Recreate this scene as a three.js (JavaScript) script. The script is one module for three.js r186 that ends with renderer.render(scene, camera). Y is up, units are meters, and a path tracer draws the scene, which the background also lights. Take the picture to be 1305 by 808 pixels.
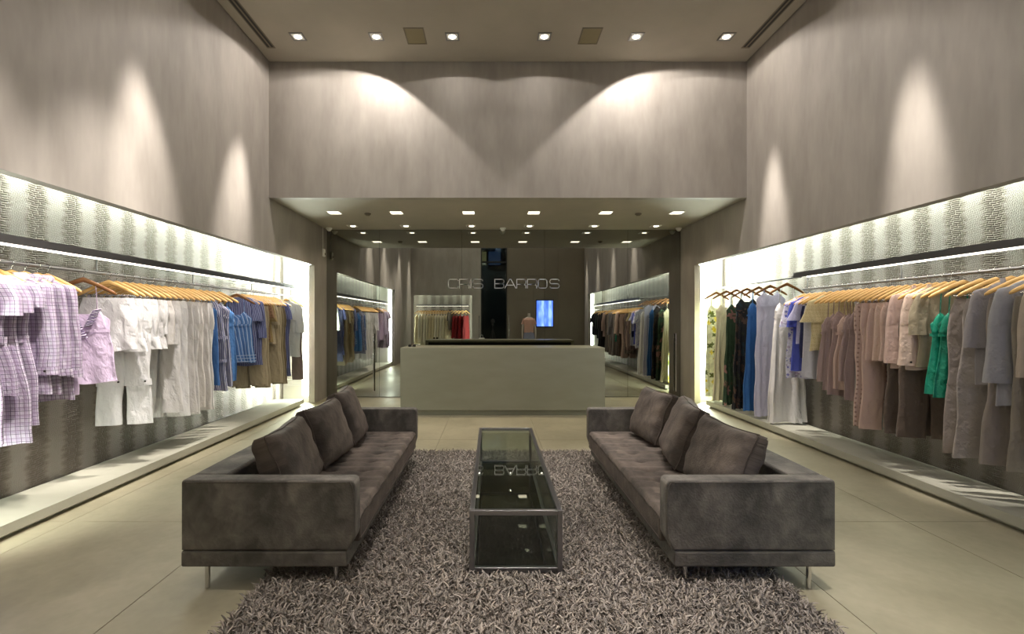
import * as THREE from 'three';
import { RoundedBoxGeometry } from 'three/addons/geometries/RoundedBoxGeometry.js';
import { mergeGeometries } from 'three/addons/utils/BufferGeometryUtils.js';
import { RectAreaLightUniformsLib } from 'three/addons/lights/RectAreaLightUniformsLib.js';

// ---------------------------------------------------------------- camera, renderer, exposure
RectAreaLightUniformsLib.init();
const scene = new THREE.Scene();
scene.background = new THREE.Color(0, 0, 0);
const FOCAL = 620;
const camera = new THREE.PerspectiveCamera(2 * Math.atan(404 / FOCAL) * 180 / Math.PI, 1305 / 808, 0.02, 60);
camera.position.set(0, 1.45, 0);
camera.lookAt(0, 1.45, -5);
camera.setViewOffset(1305, 808, 25.5, -4, 1305, 808);
const renderer = new THREE.WebGLRenderer({ antialias: true });
renderer.toneMapping = THREE.LinearToneMapping;
renderer.toneMappingExposure = 1.0;
renderer.shadowMap.enabled = true;

// light levels (all lamps are built further down, each inside its fitting)
const LV = {
  spill: 1.05, spillStrong: 8.5, beam: 84, beamWide: 70, beamMid: 34, soffit: 2.2, soffitBack: 1.2,
  coveTube: 88, endPanel: 200, shelfStrip: 30,
};
const WARM = 0xfff5ec, COOL = 0xf4fff0, STRIP = 0xfff6e8;

// ---------------------------------------------------------------- room measures (metres)
const XL = -3.10, XR = 3.54, ZM = -9.12, ZB = -6.76, ZF = 0.35, HC = 5.03, HS = 3.15;
const NICHE_TOP = 2.405, NICHE_CEIL = 2.74, ZE = -8.5, ZLN = -2.74, ZRN = -0.35;

// ---------------------------------------------------------------- helpers
const taken = new Map();
function numbered(n) {
  const k = taken.get(n) || 0; taken.set(n, k + 1);
  return k ? n + '_' + String(k).padStart(3, '0') : n;
}
function rng(seed) {
  let a = seed >>> 0;
  return () => { a |= 0; a = a + 0x6D2B79F5 | 0; let t = Math.imul(a ^ a >>> 15, 1 | a); t = t + Math.imul(t ^ t >>> 7, 61 | t) ^ t; return ((t ^ t >>> 14) >>> 0) / 4294967296; };
}
const R0 = rng(77);
const rr = (a, b) => a + (b - a) * R0();
function thing(name, label, category, pos = [0, 0, 0], turn = 0, group) {
  const g = new THREE.Group(); g.name = numbered(name); g.position.set(...pos); g.rotation.y = turn;
  g.userData = { label, category }; if (group) g.userData.group = group;
  scene.add(g); return g;
}
function struct(name, label, category) {
  const g = new THREE.Group(); g.name = numbered(name); g.userData = { label, category, kind: 'structure' };
  scene.add(g); return g;
}
function part(parent, name, geo, mat, label) {
  const m = new THREE.Mesh(geo, mat); m.name = name; if (label) m.userData.label = label;
  parent.add(m); return m;
}
function merge(list) { return mergeGeometries(list.map(g => { const n = g.index ? g.toNonIndexed() : g; for (const k of Object.keys(n.attributes)) if (!['position', 'normal', 'uv'].includes(k)) n.deleteAttribute(k); return n; })); }
function metreUV(g) {   // texture coordinates in metres from the dominant face direction
  const p = g.attributes.position, n = g.attributes.normal, uv = new Float32Array(p.count * 2);
  for (let i = 0; i < p.count; i++) {
    const ax = Math.abs(n.getX(i)), ay = Math.abs(n.getY(i)), az = Math.abs(n.getZ(i));
    let u, v;
    if (ax >= ay && ax >= az) { u = p.getZ(i); v = p.getY(i); } else if (ay >= az) { u = p.getX(i); v = p.getZ(i); } else { u = p.getX(i); v = p.getY(i); }
    uv[2 * i] = u; uv[2 * i + 1] = v;
  }
  g.setAttribute('uv', new THREE.BufferAttribute(uv, 2)); return g;
}
function bx(x0, x1, y0, y1, z0, z1) {
  if (x0 > x1) [x0, x1] = [x1, x0]; if (y0 > y1) [y0, y1] = [y1, y0]; if (z0 > z1) [z0, z1] = [z1, z0];
  const g = new THREE.BoxGeometry(x1 - x0, y1 - y0, z1 - z0); g.translate((x0 + x1) / 2, (y0 + y1) / 2, (z0 + z1) / 2);
  return metreUV(g);
}
function rbx(x0, x1, y0, y1, z0, z1, r, seg = 3) {
  if (x0 > x1) [x0, x1] = [x1, x0]; if (z0 > z1) [z0, z1] = [z1, z0];
  const g = new RoundedBoxGeometry(x1 - x0, y1 - y0, z1 - z0, seg, r); g.translate((x0 + x1) / 2, (y0 + y1) / 2, (z0 + z1) / 2);
  return metreUV(g);
}
function rod(a, b, r, seg = 10) {
  const va = new THREE.Vector3(...a), vb = new THREE.Vector3(...b), d = vb.clone().sub(va);
  const g = new THREE.CylinderGeometry(r, r, d.length(), seg);
  g.applyQuaternion(new THREE.Quaternion().setFromUnitVectors(new THREE.Vector3(0, 1, 0), d.clone().normalize()));
  g.translate((a[0] + b[0]) / 2, (a[1] + b[1]) / 2, (a[2] + b[2]) / 2); return g;
}
function tube(pts, r, n = 16, seg = 6, closed = false) {
  return new THREE.TubeGeometry(new THREE.CatmullRomCurve3(pts.map(p => new THREE.Vector3(...p)), closed, 'centripetal'), n, r, seg, closed);
}
// ---- periodic noise for textures
function hash2(x, y, s) { let h = Math.imul(x, 374761393) ^ Math.imul(y, 668265263) ^ Math.imul(s, 2246822519); h = Math.imul(h ^ h >>> 13, 1274126177); return ((h ^ h >>> 16) >>> 0) / 4294967296; }
function pn(x, y, px, py, s) {
  const xi = Math.floor(x), yi = Math.floor(y), fx = x - xi, fy = y - yi, u = fx * fx * (3 - 2 * fx), v = fy * fy * (3 - 2 * fy);
  const m = (a, b) => ((a % b) + b) % b, x0 = m(xi, px), x1 = m(xi + 1, px), y0 = m(yi, py), y1 = m(yi + 1, py);
  const a = hash2(x0, y0, s), b = hash2(x1, y0, s), c = hash2(x0, y1, s), d = hash2(x1, y1, s);
  return a + (b - a) * u + (c - a) * v + (a - b - c + d) * u * v;
}
function fbm(u, v, fx, fy, oct, s) { let t = 0, w = 0.5, n = 0; for (let i = 0; i < oct; i++) { t += w * pn(u * fx, v * fy, fx, fy, s + i); n += w; w *= 0.55; fx *= 2; fy *= 2; } return t / n; }
function tex(w, h, metresX, metresY, fn, color = true) {
  const d = new Uint8Array(w * h * 4);
  for (let j = 0; j < h; j++) for (let i = 0; i < w; i++) {
    const c = fn(i / w, j / h), k = 4 * (j * w + i);
    if (typeof c === 'number') d[k] = d[k + 1] = d[k + 2] = Math.max(0, Math.min(255, c * 255)); else for (let q = 0; q < 3; q++) d[k + q] = Math.max(0, Math.min(255, c[q]));
    d[k + 3] = 255;
  }
  const t = new THREE.DataTexture(d, w, h, THREE.RGBAFormat);
  t.wrapS = t.wrapT = THREE.RepeatWrapping; t.magFilter = THREE.LinearFilter; t.minFilter = THREE.LinearFilter;
  t.repeat.set(1 / metresX, 1 / metresY); if (color) t.colorSpace = THREE.SRGBColorSpace; t.needsUpdate = true; return t;
}
const mix = (a, b, t) => a.map((v, i) => v + (b[i] - v) * t);
const std = (o) => new THREE.MeshStandardMaterial(o);
const phy = (o) => new THREE.MeshPhysicalMaterial(o);

// ---------------------------------------------------------------- materials of the shell
const T = {};
T.plaster = tex(1024, 1024, 3.2, 3.2, (u, v) => {
  const streak = fbm(u, v, 18, 4, 4, 11), blotch = fbm(u, v, 5, 3, 5, 23), fine = fbm(u, v, 90, 22, 2, 31);
  const t = 0.42 * streak + 0.48 * blotch + 0.1 * fine;
  return mix([149, 143, 135], [176, 170, 162], Math.min(1, Math.max(0, (t - 0.28) / 0.44)));
});
T.plasterBump = tex(512, 512, 3.2, 3.2, (u, v) => 0.6 * fbm(u, v, 24, 8, 3, 41) + 0.4 * fbm(u, v, 12, 12, 3, 43), false);
T.ceil = tex(512, 512, 3, 3, (u, v) => { const t = fbm(u, v, 5, 5, 5, 51); return mix([162, 155, 143], [184, 177, 164], t); });
T.floor = tex(1024, 1024, 4, 4, (u, v) => {
  const a = fbm(u, v, 4, 4, 6, 61), b = fbm(u + 0.3 * a, v, 9, 7, 4, 67), f = fbm(u, v, 120, 120, 2, 71);
  const t = 0.55 * a + 0.35 * b + 0.1 * f; return mix([146, 140, 116], [182, 175, 150], Math.min(1, Math.max(0, (t - 0.3) / 0.4)));
});
T.floorRough = tex(512, 512, 4, 4, (u, v) => 0.30 + 0.22 * fbm(u, v, 8, 8, 5, 73), false);
// embossed crocodile relief: bands of large belly scales between bands of fine flank scales
{
  const cells = (rows, lo, hi, seed) => { const r = rng(seed), H = []; for (let j = 0; j < rows; j++) { const e = [0]; while (e[e.length - 1] < 1) e.push(e[e.length - 1] + lo + (hi - lo) * r()); const k = 1 / e[e.length - 1]; H.push({ e: e.map(v => v * k), o: r() }); } return H; };
  const big = cells(38, 0.08, 0.15, 5), small = cells(56, 0.018, 0.034, 6);
  const relief = (H, u, v, ex, ey) => {
    const rows = H.length, y = ((v % 1) + 1) % 1 * rows, j = Math.floor(y) % rows, fy = y - Math.floor(y), { e, o } = H[j], x = (u + o) % 1; let k = 0; while (k < e.length - 2 && e[k + 1] <= x) k++;
    const w = e[k + 1] - e[k], fx = (x - e[k]) / w, s = (t) => { t = Math.min(1, t); return t * (2 - t); };
    return s(Math.min(fx, 1 - fx) * w / ex) * s(Math.min(fy, 1 - fy) / ey);
  };
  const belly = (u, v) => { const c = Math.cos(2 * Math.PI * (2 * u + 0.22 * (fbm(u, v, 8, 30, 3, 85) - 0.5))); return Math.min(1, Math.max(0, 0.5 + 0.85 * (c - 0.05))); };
  T.croc = tex(1024, 1024, 0.66, 0.66, (u, v) => {
    const wob = 0.006 * Math.sin(u * 4 * Math.PI) + 0.004 * Math.sin(u * 10 * Math.PI + 1), b = belly(u, v);
    return 0.05 + b * 0.8 * relief(big, u, v + wob, 0.014, 0.34) + (1 - b) * (0.2 + 0.42 * relief(small, u, v + wob, 0.008, 0.4)) + 0.1 * fbm(u, v, 60, 60, 2, 81);
  }, false);
  T.crocRough = tex(512, 512, 0.66, 0.66, (u, v) => 0.40 - 0.08 * belly(u, v) + 0.06 * fbm(u, v, 20, 20, 2, 87), false);
  T.crocTone = tex(512, 512, 0.66, 0.66, (u, v) => { const n = fbm(u, v, 12, 40, 3, 89); return mix([150, 144, 138], [112, 104, 97], Math.min(1, belly(u, v) * (0.75 + 0.5 * n))); });  // belly bands coloured darker than the flank bands
}
T.stone = tex(512, 512, 2, 2, (u, v) => { const a = fbm(u, v, 6, 20, 5, 91), b = fbm(u, v, 3, 4, 4, 93); return mix([166, 166, 150], [188, 187, 172], 0.6 * a + 0.4 * b); });
T.velvet = tex(512, 512, 0.9, 0.9, (u, v) => {
  const a = fbm(u, v, 5, 5, 5, 101), b = fbm(u + 0.2 * a, v + 0.2 * a, 14, 10, 4, 103); const t = Math.min(1, Math.max(0, (0.55 * a + 0.45 * b - 0.32) / 0.36));
  return mix([74, 72, 68], [124, 119, 112], t);
});
T.velvetBump = tex(256, 256, 0.25, 0.25, (u, v) => fbm(u, v, 30, 30, 3, 105), false);
T.wood = tex(256, 256, 0.25, 0.25, (u, v) => { const g = fbm(u, v, 4, 40, 4, 111); return mix([196, 150, 82], [234, 194, 124], g); });
T.weave = tex(128, 128, 0.04, 0.04, (u, v) => 0.5 + 0.25 * Math.sin(u * 2 * Math.PI * 16) * Math.sin(v * 2 * Math.PI * 16) + 0.2 * fbm(u, v, 8, 8, 2, 117), false);
T.wrinkle = tex(512, 512, 0.6, 0.6, (u, v) => { const a = fbm(u, v, 6, 4, 5, 121); return 0.5 + 0.5 * Math.sin(a * 14) * (0.3 + 0.7 * fbm(u, v, 5, 5, 2, 125)); }, false);

const M = {};
M.plaster = std({ map: T.plaster, roughness: 0.62, bumpMap: T.plasterBump, bumpScale: 0.0015 });
M.ceiling = std({ map: T.ceil, roughness: 0.8 });
M.slab = std({ map: T.floor, roughness: 1, roughnessMap: T.floorRough });
M.joint = std({ color: 0x8a826c, roughness: 0.9 });
M.croc = std({ map: T.crocTone, metalness: 0.92, roughness: 1, roughnessMap: T.crocRough, bumpMap: T.croc, bumpScale: 0.006 });
M.white = std({ color: 0xf2f2ec, roughness: 0.6 });
M.stone = std({ map: T.stone, roughness: 0.35 });
M.counter = std({ map: T.stone, color: 0xd2d2cb, roughness: 0.35 });
M.plinth = std({ map: T.stone, roughness: 0.5 });
M.alu = std({ color: 0x8c8c8c, metalness: 0.9, roughness: 0.38 });
M.shelf = std({ color: 0x6f6e70, metalness: 0.85, roughness: 0.4 });
M.gun = std({ color: 0x8d8c90, metalness: 0.95, roughness: 0.3 });
M.chrome = std({ color: 0xd8d8d8, metalness: 1, roughness: 0.16 });
M.letter = std({ color: 0xf4f2ee, metalness: 1, roughness: 0.32 });
M.black = std({ color: 0x151413, roughness: 0.5 });
M.mirror = std({ color: new THREE.Color().setRGB(0.36, 0.365, 0.33), metalness: 1, roughness: 0.0 });
M.panel = std({ map: T.ceil, color: 0xb9b4aa, roughness: 0.7 });
M.velvet = phy({ map: T.velvet, roughness: 0.85, bumpMap: T.velvetBump, bumpScale: 0.002, sheen: 0.5, sheenRoughness: 0.45, sheenColor: new THREE.Color(0x8d8076) });
M.velvetSeat = phy({ map: T.velvet, color: 0xeaddd8, roughness: 0.85, bumpMap: T.velvetBump, bumpScale: 0.002, sheen: 0.5, sheenRoughness: 0.45, sheenColor: new THREE.Color(0x9a857d) });
M.wood = std({ map: T.wood, roughness: 0.42 });
M.woodDark = std({ map: T.wood, color: 0x8f7350, roughness: 0.45 });
M.hook = std({ color: 0xbfbfbf, metalness: 1, roughness: 0.25 });
M.tableGlass = phy({ color: 0xf3f7f4, roughness: 0, transmission: 1, thickness: 0, ior: 1.5 });
M.blackGlass = std({ color: 0x0b0d0c, roughness: 0.02 });
M.glow = (hex, k) => std({ color: 0xffffff, emissive: hex, emissiveIntensity: k, roughness: 0.5 });

// ---------------------------------------------------------------- lights helpers
function spot(parent, at, to, I, deg, pen, hex, radius = 1) {   // at, to in world coordinates; parent must not be turned
  const l = new THREE.SpotLight(hex, I, 0, deg * Math.PI / 180, pen, 2);
  l.position.set(at[0] - parent.position.x, at[1] - parent.position.y, at[2] - parent.position.z);
  l.target.position.set(...to); l.target.updateMatrixWorld(); l.castShadow = true; l.shadow.radius = radius; l.name = 'lamp_light';
  parent.add(l); return l;
}
function area(parent, at, to, w, h, I, hex) {
  const l = new THREE.RectAreaLight(hex, I, w, h); l.name = 'lamp_light';
  parent.add(l); l.position.set(at[0] - parent.position.x, at[1] - parent.position.y, at[2] - parent.position.z);
  parent.updateMatrixWorld(true); l.lookAt(...to); return l;
}

// ---------------------------------------------------------------- floor of cast slabs
{
  const f = struct('floor', 'polished beige concrete floor cast in large slabs', 'floor');
  part(f, 'screed', bx(XL - 0.7, XR + 0.7, -0.12, -0.006, ZM - 0.1, ZF + 0.7), M.joint);
  const xs = [XL - 0.7, -3.04, -1.84, -0.635, 0.57, 1.78, 2.985, XR + 0.7], zs = [ZM - 0.1, -8.3, -5.9, -3.5, -1.1, ZF + 0.7], g = 0.0022;
  for (let i = 0; i < xs.length - 1; i++) for (let j = 0; j < zs.length - 1; j++)
    part(f, 'slab', bx(xs[i] + g, xs[i + 1] - g, -0.006, 0, zs[j] + g, zs[j + 1] - g), M.slab);
}
// ---------------------------------------------------------------- ceiling
{
  const c = struct('ceiling', 'high flat plastered ceiling', 'ceiling');
  part(c, 'ceiling_slab', bx(XL + 0.02, XR - 0.02, HC, HC + 0.1, ZB + 0.02, ZF - 0.02), M.ceiling);
  part(c, 'shadow_gap', bx(XL - 0.1, XR + 0.1, HC + 0.1, HC + 0.14, ZB - 0.1, ZF + 0.1), M.ceiling);
}
// ---------------------------------------------------------------- walls with lit niches
// a niche frame maps (along, y, depth behind the wall face) to the room
const FR = {
  L: (a, y, d) => [XL - d, y, a], R: (a, y, d) => [XR + d, y, a], F: (a, y, d) => [a, y, ZF + d],
};
function fb(fr, a0, a1, y0, y1, d0, d1) { const p = fr(a0, y0, d0), q = fr(a1, y1, d1); return bx(p[0], q[0], p[1], q[1], p[2], q[2]); }
const HEADER = 0.10;
const NICHES = {
  L: { fr: FR.L, a0: ZE, a1: ZLN, depth: 0.60, lo: ZM - 0.1, hi: ZF + 0.1, name: 'wall_left', label: 'tall grey burnished plaster wall with a lit clothes niche, lilac checks hang in it', plinth: [ZE + 0.23, ZLN, 0.10], pname: 'in the niche with white trousers' },
  R: { fr: FR.R, a0: ZE, a1: ZRN, depth: 0.54, lo: ZM - 0.1, hi: ZF + 0.1, name: 'wall_right', label: 'tall grey burnished plaster wall with a lit clothes niche, long dresses hang in it', plinth: [ZE + 0.35, ZRN, 0.05], pname: 'in the niche with long dresses' },
  F: { fr: FR.F, a0: -3.0, a1: -0.80, depth: 0.55, lo: XL - 0.1, hi: XR + 0.1, name: 'wall_front', label: 'entrance wall with a tall glass door and a lit niche of cream and red dresses', plinth: [-2.98, -0.82, 0.08], pname: 'in the niche with red dresses' },
};
for (const key of ['L', 'R', 'F']) {
  const n = NICHES[key], fr = n.fr, w = struct(n.name, n.label, 'wall'), D = n.depth, e = 0.12;
  if (key !== 'F') {
    part(w, 'upper_wall', fb(fr, n.lo, n.hi, NICHE_TOP, HC + 0.1, 0, HEADER), M.plaster);
    part(w, 'pier', fb(fr, n.lo, n.a0, 0, NICHE_TOP, 0, HEADER), M.plaster);
    part(w, 'pier', fb(fr, n.a1, n.hi, 0, NICHE_TOP, 0, HEADER), M.plaster);
  } else {
    part(w, 'upper_wall', fb(fr, n.lo, -0.46, NICHE_TOP, HC + 0.1, 0, HEADER), M.plaster);
    part(w, 'pier', fb(fr, n.lo, n.a0, 0, NICHE_TOP, 0, HEADER), M.plaster);
    part(w, 'pier', fb(fr, n.a1, -0.46, 0, NICHE_TOP, 0, HEADER), M.plaster);
    part(w, 'backing', bx(0.55, n.hi, 0, HC + 0.1, ZF + 0.02, ZF + HEADER), M.panel);
    const xs = [0.55, 1.55, 2.55, 3.54];
    for (let i = 0; i < 3; i++) for (let j = 0; j < 5; j++) part(w, 'panel', bx(xs[i] + 0.004, xs[i + 1] - 0.004, j * 0.96 + 0.25 + 0.004 - (j ? 0 : 0.25), Math.min(HC, (j + 1) * 0.96 + 0.25 - 0.004), ZF, ZF + 0.02), M.panel);
  }
  // the box of the niche
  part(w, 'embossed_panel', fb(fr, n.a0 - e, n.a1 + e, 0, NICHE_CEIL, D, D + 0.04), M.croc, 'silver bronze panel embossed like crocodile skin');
  part(w, 'niche_ceiling', fb(fr, n.a0 - e, n.a1 + e, NICHE_CEIL, NICHE_CEIL + 0.05, HEADER, D), M.white);
  part(w, 'niche_end', fb(fr, n.a0 - e - 0.04, n.a0 - e, 0, NICHE_CEIL, HEADER, D), M.white);
  part(w, 'niche_end', fb(fr, n.a1 + e, n.a1 + e + 0.04, 0, NICHE_CEIL, HEADER, D), M.white);

  // ---- lit cove above the opening: a long tube behind the header, close to the embossed panel
  const mid = (n.a0 + n.a1) / 2, len = n.a1 - n.a0;
  const cv = thing('cove_light', 'long lamp tube hidden above the opening ' + n.pname, 'light', fr(mid, NICHE_CEIL, 0.3), 0);
  const loc = (g) => g.translate(-cv.position.x, -cv.position.y, -cv.position.z);
  part(cv, 'tube', loc(rod(fr(n.a0, NICHE_CEIL - 0.04, D - 0.10), fr(n.a1, NICHE_CEIL - 0.04, D - 0.10), 0.013, 8)), M.glow(COOL, 6));
  part(cv, 'batten', loc(fb(fr, n.a0, n.a1, NICHE_CEIL - 0.025, NICHE_CEIL - 0.001, D - 0.13, D - 0.07)), M.white);
  { const p = fr(mid, NICHE_CEIL - 0.06, D - 0.10), q = fr(mid, NICHE_CEIL - 0.17, D + 0.1); const l = area(cv, p, q, len, 0.05, LV.coveTube, COOL); if (key === 'F') l.updateMatrix(); }
  // ---- upright lamps at both ends of the niche
  for (const [a, s] of [[n.a0 - e, 1], [n.a1 + e, -1]]) {
    const el = thing('upright_light', 'upright luminous strip at the end ' + n.pname, 'light', fr(a, 0, 0.2), 0, 'luminous strips at the ends of the niches');
    const lo = (g) => g.translate(-el.position.x, -el.position.y, -el.position.z);
    part(el, 'diffuser', lo(fb(fr, a + s * 0.006, a + s * 0.03, 0.12, NICHE_CEIL - 0.1, HEADER + 0.01, HEADER + 0.15)), M.glow(COOL, 4));
    part(el, 'back_plate', lo(fb(fr, a + s * 0.0005, a + s * 0.006, 0.11, NICHE_CEIL - 0.09, HEADER + 0.005, HEADER + 0.155)), M.white);
    area(el, fr(a + s * 0.034, (NICHE_CEIL + 0.02) / 2, HEADER + 0.08), fr(a + s * 1, (NICHE_CEIL + 0.02) / 2, HEADER + 0.3), 0.13, NICHE_CEIL - 0.24, LV.endPanel * (s < 0 && key !== 'F' ? 0.2 : key === 'F' ? 0.18 : 1), COOL);
  }
}
// ---------------------------------------------------------------- bulkhead block and lower ceiling
{
  const b = struct('wall_bulkhead', 'deep plastered bulkhead above the mirrored wall', 'wall');
  part(b, 'bulkhead_face', bx(XL, XR, HS, HC + 0.1, ZB - 0.12, ZB), M.plaster);
  part(b, 'lower_ceiling', bx(XL, XR, HS, HS + 0.1, ZM - 0.1, ZB - 0.12), M.ceiling);
}
// ---------------------------------------------------------------- mirrored back wall: five panels, two of them doors with bar handles
{
  const w = struct('wall_back', 'tinted mirror wall behind the counter, two of its panels are doors', 'wall');
  part(w, 'mirror_backing', bx(XL, XR, 0, HS, ZM - 0.1, ZM - 0.03), M.black);
  const px = [416, 483.5, 588.5, 694, 800, 868], X = px.map(p => (p - 627) / 68); X[0] = XL + 0.003; X[5] = XR - 0.003;
  for (let i = 0; i < 5; i++) {
    const cx = (X[i] + X[i + 1]) / 2, g = bx(X[i] - cx + 0.002, X[i + 1] - cx - 0.002, 0.012, HS - 0.004, -0.02, 0);
    const m = part(w, 'mirror_panel', g, M.mirror); m.position.set(cx, 0, ZM); m.rotation.y = [0.0006, -0.0004, -0.0016, 0.0004, -0.0006][i];
    if (i === 0 || i === 4) {
      const hx = (i === 0 ? (476.6 - 627) / 68 : (860.5 - 627) / 68) - cx;
      part(m, 'handle', merge([rod([hx, 0.12, 0.045], [hx, 1.2, 0.045], 0.012), rod([hx, 0.25, 0], [hx, 0.25, 0.045], 0.007, 8), rod([hx, 1.07, 0], [hx, 1.07, 0.045], 0.007, 8)]), M.chrome, 'slim upright metal bar handle');
    }
  }
}
// ---------------------------------------------------------------- tall glass entrance door (seen in the mirror)
{
  const d = struct('door_1', 'tall dark glass entrance door with a transom pane', 'door');
  part(d, 'frame', merge([bx(-0.46, -0.42, 0, HC, ZF, ZF + 0.08), bx(0.51, 0.55, 0, HC, ZF, ZF + 0.08), bx(-0.42, 0.51, 3.64, 3.70, ZF, ZF + 0.08), bx(-0.42, 0.51, HC - 0.05, HC + 0.1, ZF, ZF + 0.08)]), M.black);
  const glass = phy({ color: 0x9aa39f, transmission: 1, thickness: 0, roughness: 0, ior: 1.5 });
  part(d, 'pane', bx(-0.42, 0.51, 0.02, 3.64, ZF + 0.035, ZF + 0.045), glass);
  part(d, 'pane', bx(-0.42, 0.51, 3.70, HC - 0.05, ZF + 0.035, ZF + 0.045), glass);
  for (const x of [-0.52, 0.62]) part(d, 'handle', rod([x, 0.5, ZF - 0.05], [x, 1.62, ZF - 0.05], 0.014), M.chrome);
}
{ // what lies beyond the glass door at night
  const w = struct('wall_street', 'dim grey facade across the street beyond the glass door', 'wall');
  part(w, 'facade', bx(-3, 3, 0, 7, 4.2, 4.4), std({ color: 0x6f736f, roughness: 0.9 }));
  part(w, 'pavement', bx(-3, 3, -0.12, -0.002, 1.06, 4.2), std({ color: 0x66645e, roughness: 0.9 }));
  part(w, 'awning', bx(-0.9, 0.1, 4.6, 4.66, 3.3, 4.2), std({ color: 0x8a8f92, roughness: 0.6 }));
  part(w, 'window', bx(-0.2, 0.35, 4.0, 5.2, 4.17, 4.199), M.glow(0x5f7fc8, 1.2));
  part(w, 'window', bx(-0.75, -0.3, 4.0, 5.2, 4.17, 4.199), M.glow(0xffe9b0, 1.2));
  const l = new THREE.PointLight(0xdfe8ff, 34, 0, 2); l.position.set(-1.6, 5.2, 2.6); l.castShadow = true; l.name = 'lamp_light';
  const sl = thing('added_street_lamp', 'added unseen lamp outside the entrance that brightens the facade', 'lamp', [-1.6, 0, 2.6]);  // unseen lamp, added to brighten the facade behind the glass door
  part(sl, 'post', rod([0, 0, 0], [0, 5.2, 0], 0.04), M.black); const b = new THREE.SphereGeometry(0.12, 16, 12); b.translate(0, 5.3, 0); part(sl, 'globe', b, M.glow(0xdfe8ff, 3)); l.position.set(0, 5.3, 0); sl.add(l);
}
// ---------------------------------------------------------------- recessed square ceiling lamps
const LX = [-2.45, -1.46, -0.50, 0.66, 1.82, 2.96], LZ = [-6.14, -4.1, -2.05, -0.15];
const FROM = ['first', 'second', 'third'].map(n => n + ' from the lilac checks wall').concat(['third', 'second', 'first'].map(n => n + ' from the long dresses wall'));
const ROWS = ['nearest the bulkhead', 'second from the bulkhead', 'third from the bulkhead', 'nearest the entrance'];
LZ.forEach((z, j) => LX.forEach((x, i) => {
  const g = thing('ceiling_spotlight', 'square ceiling spotlight, ' + FROM[i] + ', in the row ' + ROWS[j], 'light', [x, HC, z], 0, 'square spotlights in the high ceiling');
  const s = 0.085, t = 0.018;
  part(g, 'trim', merge([bx(-s, s, -0.008, 0.0, -s, -s + t), bx(-s, s, -0.008, 0.0, s - t, s), bx(-s, -s + t, -0.008, 0.0, -s + t, s - t), bx(s - t, s, -0.008, 0.0, -s + t, s - t)]), M.alu);
  part(g, 'reflector', bx(-s + t, s - t, -0.004, -0.0005, -s + t, s - t), M.white);
  const b = new THREE.SphereGeometry(0.045, 16, 8, 0, Math.PI * 2, Math.PI / 2, Math.PI / 2); b.scale(1, 0.35, 1); b.translate(0, -0.004, 0);
  part(g, 'bulb', b, M.glow(0xfff4e6, 9));
  const y = HC - 0.03;
  const strong = j === 0 && (i === 1 || i === 4), side = i === 0 ? -1 : i === 5 ? 1 : 0;
  if (strong) { const o = i === 1 ? -1 : 1; spot(g, [x, y, z], [x + o * 1.05, 2.2, z - 0.4], LV.spillStrong, 67, 0.08, WARM, 1); }
  else spot(g, [x, y, z], [x, 0, z], LV.spill, 76.5, 0.04, WARM, 1);
  if (side) { const wx = side < 0 ? XL - 0.36 : XR + 0.34; spot(g, [x, y, z], [wx, 1.15, z + (side < 0 ? [0.45, -0.4, 0.05, 0.05][j] : 0.05)], LV.beam * (side < 0 ? 1.15 : 1.1), side < 0 ? 12 : 9, 1, WARM, 3.5); }
  else if (i === 1 && (j === 1 || j === 2)) spot(g, [x, y, z], [XL - 0.1, 1.75, j === 1 ? -3.75 : -2.95], LV.beamWide, 16, 0.9, WARM, 3);
  else if (j > 0) spot(g, [x, y, z], [x * 0.8 + 0.05, 0, z - 0.25], LV.beamMid, 16, 0.8, WARM, 1.5);
}));
// ---------------------------------------------------------------- square lamps in the lower ceiling
const SR = [[-7.69, [-2.49, -1.51, -0.37, 0.66, 1.80, 2.92], 0.1, LV.soffit], [-8.78, [-2.52, -1.565, -0.38, 0.666, 1.84, 2.95], 0.085, LV.soffitBack]];
SR.forEach(([z, xs, s, I], j) => xs.forEach((x, i) => {
  const g = thing('recessed_downlight', (j ? 'small square downlight by the mirror, ' : 'bright square downlight over the counter, ') + FROM[i], 'light', [x, HS, z], 0, j ? 'small downlights beside the mirror' : 'downlights above the counter');
  part(g, 'trim', merge([bx(-s, s, -0.006, 0.0, -s, -s + 0.012), bx(-s, s, -0.006, 0.0, s - 0.012, s), bx(-s, -s + 0.012, -0.006, 0.0, -s + 0.012, s - 0.012), bx(s - 0.012, s, -0.006, 0.0, -s + 0.012, s - 0.012)]), M.white);
  if (!j) part(g, 'diffuser', bx(-s + 0.012, s - 0.012, -0.004, -0.0005, -s + 0.012, s - 0.012), M.glow(0xfff0d8, 5));
  else { part(g, 'reflector', bx(-s + 0.012, s - 0.012, -0.003, -0.0005, -s + 0.012, s - 0.012), M.gun); const b = new THREE.CylinderGeometry(0.045, 0.045, 0.006, 14); b.scale(1, 1, 1); b.translate(0.012, -0.005, 0); part(g, 'bulb', b, M.glow(0xfff0d8, 6)); }
  spot(g, [x, HS - 0.03, z], [x, 0, z + 0.02], I, 58, 0.5, 0xffeccf, 3);
}));
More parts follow.
